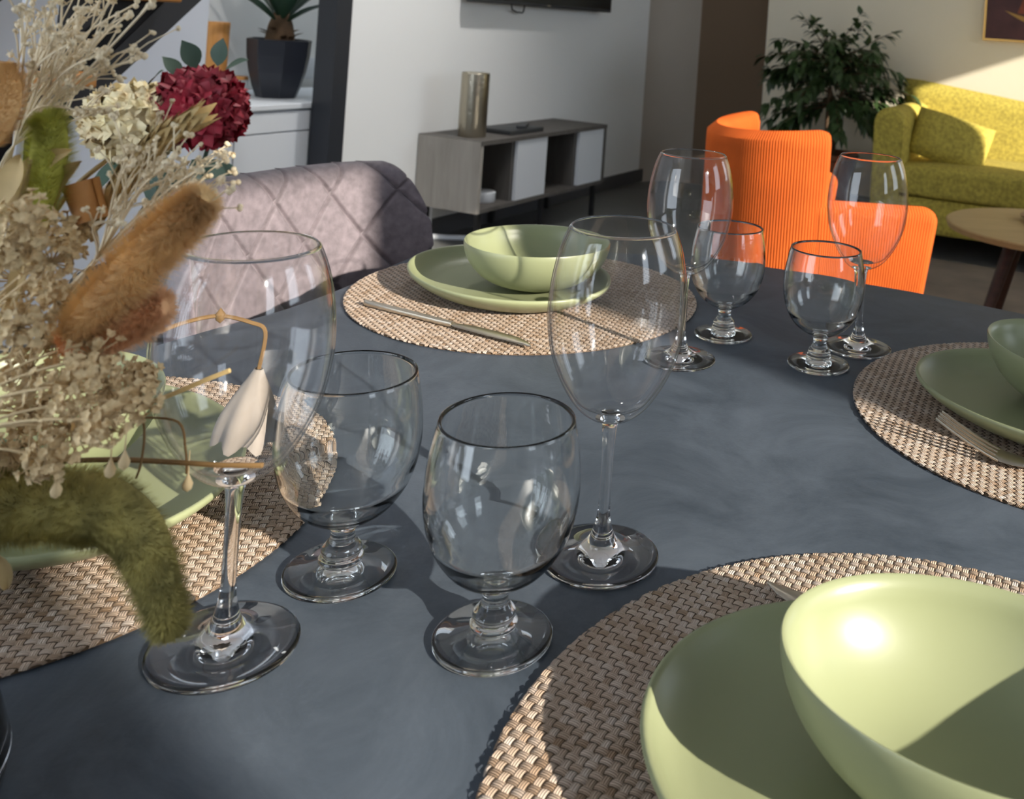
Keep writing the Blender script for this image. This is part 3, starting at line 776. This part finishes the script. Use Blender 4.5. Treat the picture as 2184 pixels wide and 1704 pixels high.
for k in range(26):
    a = k*2.4; el = .55+.9*(k/26)
    leaf(mb, (.02*math.cos(a), .02*math.sin(a), .31+.05*k/26), (math.cos(a)*math.cos(el), math.sin(a)*math.cos(el), math.sin(el)), (0, 0, 1), rnd.uniform(.34, .5), .055, .35, .25, 8)
mb.build('leaves', M_drac, t, recalc=False, angle=0)
M_bamboo = wood('honey_bamboo', srgb(190, 128, 62), srgb(208, 148, 82), .5, (60, 60, 3))
t = thing('wooden_lamp', 'tall honey-coloured wooden cylinder lamp on the white cabinet', 'lamp', W(-3.49, 2.865, ct), RZ)
MB().lathe([(.001, 0), (.022, 0), (.022, .035), (.041, .038), (.044, .30), (.041, .304), (.001, .304)], 40).build('shade', M_bamboo, t, angle=40)
MB().lathe([(.001, 0), (.036, 0), (.036, .012), (.024, .016)], 32).build('base', M_bamboo, t, angle=40)
t = thing('glass_jar', 'small clear glass jar with wooden lid beside the wooden lamp', 'jar', W(-3.42, 2.93, ct), RZ)
MB().lathe([(.001, .001), (.028, .001), (.030, .006), (.030, .068), (.028, .066), (.027, .007), (.001, .005)], 32).build('jar_body', G_solid, t, angle=40)
MB().lathe([(.001, .066), (.031, .066), (.031, .080), (.001, .080)], 32).build('lid', M_bamboo, t, angle=40)
o = MB().box(-3.62, -3.610, 3.44, 3.53, .70, .80, .002).build('light_switch', M_doorw); o.rotation_euler.z = RZ
tag(o, 'white wall switch plate beside the black pillar in the niche', 'switch')
mb = MB(); vs = []
ring = [(.030+.004*math.cos(2*PI*k/8), .004*math.sin(2*PI*k/8)+.006) for k in range(9)]
o = MB().lathe(ring, 40).build('wall_socket', M_doorw, None, W(-3.615, 3.40, .752), angle=60); o.rotation_euler = (0, math.radians(90), RZ)
tag(o, 'round white wall socket in the niche right of the dracaena pot', 'socket')

# ------------------------------------------------------------ staircase
M_tread = wood('oak_tread', srgb(176, 118, 58), srgb(200, 140, 78), .45, (14, 2, 14))
M_strg = mat('black_steel', srgb(26, 27, 32), .5)
t = thing('staircase', 'open staircase with honey oak treads on black saw-tooth stringers', 'staircase', W(0, 0, 0), RZ)
rise, run = .196, .190
for k in range(-3, 6):
    q1s, zt_ = 1.392+run*k, .895+rise*k
    MB().box(-2.90, -2.05, q1s-.285, q1s, zt_-.034, zt_, .006).build('tread', M_tread, t)
def stringer(p, th):
    up = []; lo = []
    for k in range(-4, 6):
        q, z = 1.392+run*k, .895+rise*k
        up += [(q-.04-run+.0, z-.034), (q-.035, z-.034), (q-.028, z-.062), (q-.055, z-.075)] if True else []
    lo = [(1.392+run*5.2-.02, .895+rise*5.2-.20), (1.392+run*-4-.02-.19, .895+rise*-4-.24)]
    poly = up+lo
    n = len(poly); vs = [(p, q, z) for q, z in poly]+[(p+th, q, z) for q, z in poly]
    fs = [tuple(range(n)), tuple(range(2*n-1, n-1, -1))]+[(i, (i+1) % n, n+(i+1) % n, n+i) for i in range(n)]
    return MB().add(vs, fs)
stringer(-2.13, .02).build('stringer', M_strg, t, smooth=False)
stringer(-2.84, .02).build('stringer', M_strg, t, smooth=False)
M_rail = mat('pale_rail', srgb(190, 192, 196), .4, .2)
for q, z in ((1.25, .70), (.87, .31)): MB().tube([(-2.07, q, z), (-2.07, q, z+1.0)], .010).build('baluster', M_rail, t)

# ------------------------------------------------------------ hydrangeas on a pedestal
t = thing('pedestal_table', 'slim dark pedestal table carrying the hydrangeas, behind the grey chair', 'side table', (-1.04, 1.84, 0))
MB().lathe([(.001, .54), (.16, .54), (.165, .535), (.16, .52), (.001, .52)], 40).build('tabletop', M_leg, t, angle=40)
MB().lathe([(.13, 0), (.13, .012), (.02, .03), (.018, .52)], 32, cap0=True).build('column', M_leg, t, angle=40)
M_vase = mat('dark_green_vase', srgb(40, 48, 44), .35)
o = MB().lathe([(.001, 0), (.045, 0), (.07, .05), (.072, .09), (.05, .15), (.036, .17), (.04, .18), (.034, .178), (.03, .165), (.001, .02)], 40).build('flower_vase', M_vase, None, (-1.04, 1.84, .54), angle=60)
tag(o, 'dark vase holding the red and cream hydrangeas', 'vase')
t = thing('hydrangea_bouquet', 'red and cream hydrangea heads with green leaves, left background', 'flowers', (-1.04, 1.84, .56))
rnd = random.Random(21)
def petal_head(cx, cz, cy, R, m, name, n, fl):
    mb = MB()
    for k in range(n):
        u = rnd.uniform(-1, 1); a = rnd.uniform(0, 2*PI); s_ = math.sqrt(1-u*u)
        d = Vector((s_*math.cos(a), s_*math.sin(a), u))
        if d.z < -.85: continue
        c = Vector((cx, cy, cz))+Vector((d.x*R, d.y*R, d.z*R*.86))*rnd.uniform(.86, 1.04)
        tn = d.orthogonal().normalized(); bn = d.cross(tn); r0 = rnd.uniform(0, PI)
        for j in range(4):
            aa = r0+j*PI/2; dd = tn*math.cos(aa)+bn*math.sin(aa)+d*rnd.uniform(.15, .9)
            leaf(mb, c, dd, d, rnd.uniform(.8, 1.1)*fl, fl*.95, -.35, rnd.uniform(-.2, .2), 4)
    mb.build(name, m, t, recalc=False, angle=0)
M_red = mat('crimson_petal', srgb(150, 30, 48), .6, noise=(25, .35, 3))
M_cream = mat('cream_petal', srgb(250, 226, 182), .6, noise=(18, .16, 3))
M_hleaf = mat('hydrangea_leaf', srgb(62, 84, 68), .55, noise=(10, .2, 3))
petal_head(.016, .297, .02, .083, M_red, 'red_bloom', 420, .026)
petal_head(-.072, .268, -.03, .078, M_cream, 'cream_bloom', 380, .028)
mb = MB()
for p, d, L in (((-.01, 0, .36), (-.35, -.2, .6), .06), ((.03, -.02, .38), (-.2, -.3, .8), .075), ((.06, 0, .385), (.1, 0, 1), .07), ((.075, 0, .38), (.7, -.1, .5), .06), ((-.04, -.05, .345), (.6, -.3, .7), .06), ((-.06, -.08, .21), (-.6, -.3, -.8), .09), ((.0, -.06, .22), (.1, -.3, -.9), .1), ((.05, -.05, .21), (.8, -.2, -.35), .1), ((.08, -.03, .21), (.7, -.3, -.8), .1), ((.02, -.06, .2), (.4, -.3, -.8), .12)):
    leaf(mb, p, d, (0, -.5, 1), L, L*.55, .15, .2, 8)
mb.build('leaves', M_hleaf, t, recalc=False, angle=0)
mb = MB(); mb.tube([(0, 0, .0), (.05, .02, .26)], .004).tube([(0, 0, .0), (-.07, -.03, .22)], .004); mb.build('stems', M_hleaf, t)
# ------------------------------------------------------------ dried flower bouquet in a glass vase, close to the viewer
FOX = [(-0.29, 0.375, 0.8781), (-0.2771, 0.375, 0.879), (-0.2624, 0.375, 0.881), (-0.2458, 0.375, 0.8825), (-0.2317, 0.375, 0.8809), (-0.2201, 0.375, 0.8737), (-0.2124, 0.375, 0.8612), (-0.2065, 0.375, 0.8468), (-0.2023, 0.375, 0.8346)]
TAIL_YG = [(-0.2655, 0.375, 0.994), (-0.2646, 0.375, 1.007), (-0.2638, 0.375, 1.0201), (-0.2639, 0.375, 1.0312), (-0.2656, 0.375, 1.0356)]
TAIL_OR = [(-0.2403, 0.36, 0.9542), (-0.2272, 0.36, 0.9712), (-0.2124, 0.36, 0.9891), (-0.2, 0.36, 1.003), (-0.1929, 0.36, 1.0106)]
TAIL_RB = [(-0.2486, 0.37, 0.9467), (-0.2354, 0.37, 0.955), (-0.2221, 0.37, 0.9617), (-0.211, 0.37, 0.9649)]
TAIL_L = [(-0.2764, 0.36, 1.0248), (-0.2728, 0.36, 1.0375), (-0.2721, 0.36, 1.0483), (-0.2733, 0.36, 1.0553)]
WHEAT = [(-0.2495, 0.39, 0.9959), (-0.2418, 0.39, 1.0099), (-0.2312, 0.39, 1.0232), (-0.2202, 0.39, 1.0323)]
BARK = [(-0.2576, 0.385, 1.0081), (-0.2553, 0.385, 1.0022), (-0.253, 0.385, 0.9966), (-0.2516, 0.385, 0.9929)]
SPRIG1 = [(-0.2565, 0.361, 1.0793), (-0.2784, 0.385, 1.0749), (-0.2775, 0.409, 1.0729), (-0.2524, 0.373, 1.0784), (-0.2473, 0.397, 1.0816), (-0.2192, 0.361, 1.0826), (-0.2365, 0.385, 1.061), (-0.2575, 0.409, 1.0767), (-0.2317, 0.373, 1.0595), (-0.258, 0.397, 1.0716), (-0.2386, 0.361, 1.0616), (-0.2611, 0.385, 1.0647), (-0.2705, 0.409, 1.0333), (-0.2511, 0.373, 1.0386), (-0.2781, 0.397, 1.0437), (-0.2571, 0.361, 1.0703), (-0.2503, 0.385, 1.0536), (-0.2766, 0.409, 1.0318), (-0.2572, 0.373, 1.0679), (-0.292, 0.397, 1.0751), (-0.2583, 0.361, 1.0617), (-0.2667, 0.385, 1.0567)] 
S1B = [(-0.2932, 0.385, 0.9996), (-0.2852, 0.385, 1.0211)]
SPRIG2 = [(-0.1843, 0.36, 1.0148), (-0.1981, 0.38, 1.0131), (-0.2179, 0.4, 1.0159), (-0.2076, 0.37, 1.0219), (-0.227, 0.39, 1.0183), (-0.2056, 0.36, 1.0247), (-0.2239, 0.38, 1.0194), (-0.2136, 0.4, 1.0119), (-0.2038, 0.37, 1.0148), (-0.2349, 0.39, 0.993), (-0.2247, 0.36, 0.9981), (-0.2366, 0.38, 1.0044), (-0.2549, 0.4, 0.9926), (-0.1953, 0.37, 1.0099)] 
S2B = [(-0.2705, 0.38, 0.9456), (-0.2464, 0.38, 0.9774)]
CLUST = [(-0.2493, 0.346, 1.001, 0.0111), (-0.2579, 0.382, 0.9874, 0.0093), (-0.248, 0.358, 0.9827, 0.0111), (-0.286, 0.394, 0.9633, 0.013), (-0.2535, 0.37, 0.9647, 0.0102), (-0.25, 0.346, 0.9616, 0.0111), (-0.2607, 0.382, 0.9456, 0.0111), (-0.2297, 0.358, 0.9485, 0.0102), (-0.2479, 0.394, 0.9484, 0.0065), (-0.2625, 0.37, 0.9366, 0.0139), (-0.2298, 0.346, 0.9424, 0.013), (-0.2385, 0.382, 0.9264, 0.0111), (-0.2127, 0.358, 0.9338, 0.0083), (-0.2783, 0.394, 0.9093, 0.013), (-0.2446, 0.37, 0.9159, 0.0111), (-0.217, 0.346, 0.9305, 0.0093), (-0.2763, 0.382, 0.8992, 0.0102), (-0.2447, 0.358, 0.9094, 0.0093), (-0.2328, 0.394, 0.928, 0.0065), (-0.2352, 0.37, 0.9513, 0.0074), (-0.2562, 0.346, 0.9903, 0.0093), (-0.2836, 0.382, 1.0045, 0.0074)]
STEMS = [[(-0.2755, 0.39, 0.9111), (-0.2551, 0.41, 0.9303), (-0.2751, 0.475, 0.916), (-0.2728, 0.5, 0.9145), (-0.2609, 0.51, 0.9153), (-0.2452, 0.512, 0.9122), (-0.2371, 0.512, 0.9077), (-0.2392, 0.512, 0.8878)], [(-0.3005, 0.4, 0.8795), (-0.2739, 0.4, 0.8952), (-0.2538, 0.4, 0.9059), (-0.2297, 0.4, 0.9151), (-0.2087, 0.4, 0.9255), (-0.1991, 0.4, 0.9301)], [(-0.3008, 0.395, 0.8838), (-0.266, 0.395, 0.8892), (-0.2415, 0.395, 0.8918), (-0.2193, 0.395, 0.8924), (-0.1968, 0.395, 0.8926), (-0.1802, 0.395, 0.8937)], [(-0.2896, 0.385, 0.8931), (-0.2599, 0.385, 0.9047), (-0.234, 0.385, 0.916), (-0.2263, 0.385, 0.9146), (-0.2243, 0.385, 0.9071), (-0.225, 0.385, 0.8957), (-0.2265, 0.385, 0.8898)], [(-0.3065, 0.4, 0.9088), (-0.2772, 0.4, 0.9425), (-0.2594, 0.4, 0.9715), (-0.2355, 0.4, 0.9989)], [(-0.2955, 0.385, 0.9232), (-0.2792, 0.385, 0.9624), (-0.276, 0.385, 0.9988), (-0.2739, 0.385, 1.0238)], [(-0.2996, 0.39, 0.9249), (-0.2798, 0.39, 0.9726), (-0.2663, 0.39, 1.0005), (-0.25, 0.39, 1.0171)], [(-0.2322, 0.395, 0.9101), (-0.2165, 0.395, 0.9092), (-0.2126, 0.395, 0.8978), (-0.2115, 0.395, 0.8881)], [(-0.3048, 0.395, 0.9422), (-0.2903, 0.395, 0.9862), (-0.2858, 0.395, 1.0061), (-0.2687, 0.395, 1.0132)], [(-0.2848, 0.37, 0.9406), (-0.2764, 0.37, 0.9778), (-0.2706, 0.37, 1.0001), (-0.2664, 0.37, 1.0188)]]
BELL = [(-0.2392, 0.512, 0.8878), (-0.2417, 0.512, 0.8714), (-0.2437, 0.512, 0.8497)]
PODS = [(-0.2108, 0.395, 0.8838), (-0.2492, 0.36, 0.9016), (-0.2417, 0.36, 0.8962), (-0.2197, 0.365, 0.9062), (-0.2249, 0.365, 0.9027), (-0.253, 0.36, 0.9061)]
BLADES = [[(-0.2842, 0.37, 0.9846), (-0.2727, 0.37, 1.0037), (-0.2644, 0.37, 1.0171), (-0.2521, 0.37, 1.0234)], [(-0.2809, 0.365, 0.995), (-0.2713, 0.365, 1.0119), (-0.2683, 0.365, 1.0211)], [(-0.2754, 0.375, 0.9617), (-0.2695, 0.375, 0.9844), (-0.2618, 0.375, 1.0072), (-0.2514, 0.375, 1.0182)], [(-0.2666, 0.39, 0.9773), (-0.256, 0.39, 0.9916), (-0.2469, 0.39, 0.9999)], [(-0.2665, 0.36, 0.8687), (-0.26, 0.36, 0.8647), (-0.2585, 0.36, 0.8567)]]

SRC = Vector((-.3095, .345, .905))
M_fox = mat('olive_bristle', srgb(172, 160, 94), .8, noise=(60, .4, 3))
M_tyg = mat('yellow_green_bristle', srgb(206, 204, 96), .8, noise=(80, .2, 3))
M_tor = mat('amber_bristle', srgb(246, 204, 146), .8, noise=(50, .15, 3))
M_trb = mat('russet_bristle', srgb(232, 178, 130), .8, noise=(60, .2, 3))
M_straw = mat('straw', srgb(200, 172, 118), .7, noise=(60, .2, 3))
M_brown = mat('brown_stem', srgb(126, 96, 56), .7, noise=(60, .25, 3))
M_sprig = mat('ivory_sprig', srgb(240, 222, 188), .75, noise=(40, .1, 3))
M_creamf = mat('cream_floret', srgb(228, 202, 156), .75, noise=(40, .12, 3))
M_dusty = mat('dusty_floret', srgb(196, 156, 118), .8, noise=(40, .25, 3))
M_curl = mat('bark_curl', srgb(200, 142, 82), .6, noise=(50, .2, 4))
M_bell = mat('papery_calyx', srgb(150, 140, 130), .7, noise=(50, .1, 3))
bq = thing('dried_flower_bouquet', 'dried bouquet of grasses, foxtail and cream florets in the left foreground', 'flowers', (0, 0, 0))
rnd = random.Random(5)
def fuzzy(path, rads, m, name, n, ln, wid=.00035, lean=.7):
    P = smoothpts(path, 8); N = len(P)
    R = [rads(i/(N-1)) for i in range(N)]
    mb = MB(); mb.tube(P, [max(.0004, r*.72) for r in R], 12)
    for k in range(n):
        f = rnd.random()**.9*(N-1); i = min(int(f), N-2); t = f-i
        c = P[i].lerp(P[i+1], t); r = R[i]*(1-t)+R[i+1]*t
        ax = (P[i+1]-P[i]).normalized(); o = ax.orthogonal().normalized(); w_ = ax.cross(o); a = rnd.uniform(0, 2*PI)
        d = o*math.cos(a)+w_*math.sin(a)
        b0 = c+d*r*.6; dr = (d+ax*rnd.uniform(.3, 1.0)*lean+Vector((rnd.uniform(-.25, .25), rnd.uniform(-.25, .25), rnd.uniform(-.25, .25)))).normalized()
        s_ = dr.cross(ax); s_ = s_.normalized() if s_.length > 1e-5 else o
        L = ln*rnd.uniform(.6, 1.25)*(.55+.45*min(1, r/max(R)))
        mb.add([b0-s_*wid, b0+s_*wid, b0+dr*L*.6+s_*wid*.7, b0+dr*L], [(0, 1, 2), (0, 2, 3)])
    return mb.build(name, m, bq, recalc=False, angle=0)
bump_ = lambda a, b, p=.5: (lambda t: a*max(.05, math.sin(min(1, max(0, (t*.94+.03)))**b*PI))**p)
fuzzy(FOX, lambda t: (.0172 if t < .45 else .0172-.0090*(t-.45)/.55)*(math.sqrt(max(.02, 1-((t-.90)/.1)**2)) if t > .90 else 1), M_fox, 'foxtail', 16000, .0060, .00022)
fuzzy(TAIL_YG, bump_(.0088, .9), M_tyg, 'bunny_tail', 5500, .006, .0002)
fuzzy(TAIL_OR, bump_(.0105, .85), M_tor, 'bunny_tail', 11000, .0072, .00018)
fuzzy(TAIL_RB, bump_(.0130, .9), M_trb, 'bunny_tail', 5500, .006, .0002)
fuzzy(TAIL_L, bump_(.0085, .9), M_tor, 'bunny_tail', 4500, .005, .0002)
# wheat ear: overlapping husks along a spine
mb = MB(); P = smoothpts(WHEAT, 6); mb.tube(P, [.0012]*len(P), 6)
for i in range(1, len(P)-1):
    ax = (P[i+1]-P[i-1]).normalized(); o = ax.orthogonal().normalized(); w_ = ax.cross(o)
    for k in range(4):
        a = k*PI/2+i*.8; d = o*math.cos(a)+w_*math.sin(a)
        leaf(mb, P[i]+d*.0006, ax+d*.28, d, .017, .0052, .35, 0, 4)
mb.build('wheat_ear', M_straw, bq, recalc=False, angle=0)
# curl of bark: an open rolled tube
P = smoothpts(BARK, 4); mb = MB(); vs = []; fs = []; na = 20
for i, p in enumerate(P):
    ax = (P[min(i+1, len(P)-1)]-P[max(i-1, 0)]).normalized(); o = ax.cross(Vector((0, 1, 0))).normalized(); w_ = ax.cross(o)
    for k in range(na):
        a = k/(na-1)*2*PI*1.05; r = .0062+.0010*k/na-.0012*i/len(P)
        vs.append(p+o*math.cos(a)*r+w_*math.sin(a)*r)
for i in range(len(P)-1):
    for k in range(na-1): fs.append((i*na+k, i*na+k+1, (i+1)*na+k+1, (i+1)*na+k))
mb.add(vs, fs); mb.build('bark_curl', M_curl, bq, recalc=False)
def bud(mb, c, r):
    for k in range(6):
        d = Vector((rnd.uniform(-1, 1), rnd.uniform(-1, 1), rnd.uniform(-1, 1))).normalized()
        mb.lathe([(1e-5, -r), (r*.7, -r*.6), (r, 0), (r*.7, r*.7), (1e-5, r)], 6, *(Vector(c)+d*r*.9)) if k < 2 else leaf(mb, Vector(c), d, d.orthogonal(), r*1.7, r*1.4, .3, 0, 3)
def sprig(base, ends, name):
    ends = list(ends)+[tuple(Vector(e)+Vector((rnd.uniform(-.016, .006), rnd.uniform(-.01, .01), rnd.uniform(-.004, .010)))) for e in ends[::2]]
    mb = MB(); b0, b1 = Vector(base[0]), Vector(base[1])
    for e in ends:
        e = Vector(e); mid = b1.lerp(e, .55)+Vector((rnd.uniform(-.006, .006), rnd.uniform(-.006, .006), rnd.uniform(0, .008)))
        P = smoothpts([b0, b1, mid, e], 6); mb.tube(P, [.00045]*len(P), 5)
        bud(mb, e, rnd.uniform(.0010, .0016))
        for k in range(rnd.randint(3, 6)):
            t = rnd.uniform(.55, .95); c = P[int(t*(len(P)-1))]; tip = c+(e-b1).normalized()*rnd.uniform(.008, .018)+Vector((rnd.uniform(-.009, .009), rnd.uniform(-.009, .009), rnd.uniform(-.006, .009)))
            mb.tube([c, c.lerp(tip, .5)+Vector((0, 0, .0015)), tip], .0003, 4); bud(mb, tip, rnd.uniform(.0008, .0013))
    mb.build(name, M_sprig, bq, recalc=False, angle=0)
sprig(S1B, SPRIG1, 'cream_sprig'); sprig(S2B, SPRIG2, 'cream_sprig')
# clusters of cream florets
for (x, y, z, r) in CLUST:
    mb = MB(); c0 = Vector((x, y, z))
    mb.tube(smoothpts([SRC, SRC.lerp(c0, .6)+Vector((0, 0, .006)), c0], 5), .0006, 5)
    for k in range(64):
        d = Vector((rnd.gauss(0, 1), rnd.gauss(0, 1), rnd.gauss(0, 1))).normalized()
        c = c0+d*r*rnd.uniform(.45, 1.05); f = (d+Vector((0, -.4, .3))).normalized(); tn = f.orthogonal().normalized(); bn = f.cross(tn)
        mb.tube([c0, c], .00028, 4)
        for j in range(5):
            a = j*2*PI/5+k; dd = tn*math.cos(a)+bn*math.sin(a)+f*rnd.uniform(.2, .9)
            leaf(mb, c, dd, f, rnd.uniform(.0017, .0028), .0019, .3, 0, 3)
    mb.build('floret_cluster', (M_creamf, M_creamf, M_dusty)[int(x*9e4) % 3], bq, recalc=False, angle=0)
for k, s_ in enumerate(STEMS):
    P = smoothpts(s_, 6); mb = MB().tube(P, [.0011 if k != 3 and k != 7 else .0005]*len(P), 6)
    if k == 0: mb.lathe([(1e-5, -.004), (.0022, -.002), (.0026, .001), (1e-5, .0045)], 10, *s_[4])
    mb.build('dry_stem', M_brown if k in (0, 2, 3, 7) else M_straw, bq)
for b_ in BLADES:
    P = smoothpts(b_, 5); mb = MB(); vs = []; fs = []
    for i, p in enumerate(P):
        t = i/(len(P)-1); w_ = .0052*math.sin((t*.85+.12)*PI)
        ax = (P[min(i+1, len(P)-1)]-P[max(i-1, 0)]).normalized(); s_ = ax.cross(Vector((.2, 1, .2))).normalized()
        vs += [p+s_*w_, p+Vector((0, .0016, 0)), p-s_*w_]
    for i in range(len(P)-1): fs += [(i*3, i*3+1, i*3+4, i*3+3), (i*3+1, i*3+2, i*3+5, i*3+4)]
    mb.add(vs, fs).build('dry_leaf', M_straw, bq, recalc=False)
for p in PODS:
    mb = MB(); p = Vector(p); mb.lathe([(1e-5, -.0034), (.0017, -.002), (.0021, 0), (.0010, .0026), (.0003, .0045), (.0002, .014)], 10, *p)
    mb.build('seed_pod', M_brown if p is Vector(PODS[0]) else M_creamf, bq)
# hanging papery bell
top, midp, bot = [Vector(p) for p in BELL]; ax = (bot-top).normalized(); o = ax.orthogonal().normalized(); w_ = ax.cross(o); vs = []; fs = []; na = 40
L = (bot-top).length
for i in range(9):
    t = i/8; r = .0022+.0135*math.sin(min(1, t*1.05)*PI/2)**1.1
    for k in range(na):
        a = 2*PI*k/na; rr = r*(1+.10*t*math.sin(a*7)); vs.append(top+ax*(L*t+(.0025*math.sin(a*7+.5) if i == 8 else 0))+o*math.cos(a)*rr+w_*math.sin(a)*rr)
for i in range(8):
    for k in range(na): fs.append((i*na+k, i*na+(k+1) % na, (i+1)*na+(k+1) % na, (i+1)*na+k))
MB().add(vs, fs).build('bell_flower', M_bell, bq, recalc=False, angle=0)
# bunch of stems down in the vase
mb = MB()
for k in range(14):
    a = k*2.4; r = .004+.012*(k/14)
    mb.tube([(SRC.x+r*1.2*math.cos(a), SRC.y+r*1.2*math.sin(a), SRC.z), (SRC.x-r*1.6*math.cos(a), SRC.y-r*1.6*math.sin(a), TZ+.012)], .0012, 6)
mb.build('stem_bunch', M_straw, bq)
prof = [(.0005, .0), (.050, .0), (.055, .003), (.056, .012), (.050, .035), (.038, .075), (.031, .105), (.030, .120), (.034, .130), (.0325, .131), (.0285, .120), (.0292, .105), (.036, .075), (.0478, .036), (.053, .013), (.050, .006), (.0005, .005)]
o = MB().lathe(prof, 64).build('glass_vase', G_solid, None, (SRC.x, SRC.y, TZ), recalc=False, angle=0)
tag(o, 'clear glass vase holding the dried bouquet, at the bottom left edge', 'vase')

# sunlight refracted through the glasses on to the table
sun.cycles.is_caustics_light = True
for o in C.objects:
    if o.type != 'MESH': continue
    ms = [m for m in o.data.materials if m]
    if any(m in (G_solid, G_solid2) for m in ms): o.cycles.is_caustics_caster = True
    elif o.name.split('.')[0] in ('tabletop', 'weave', 'backing', 'plate', 'bowl', 'backrest'): o.cycles.is_caustics_receiver = True
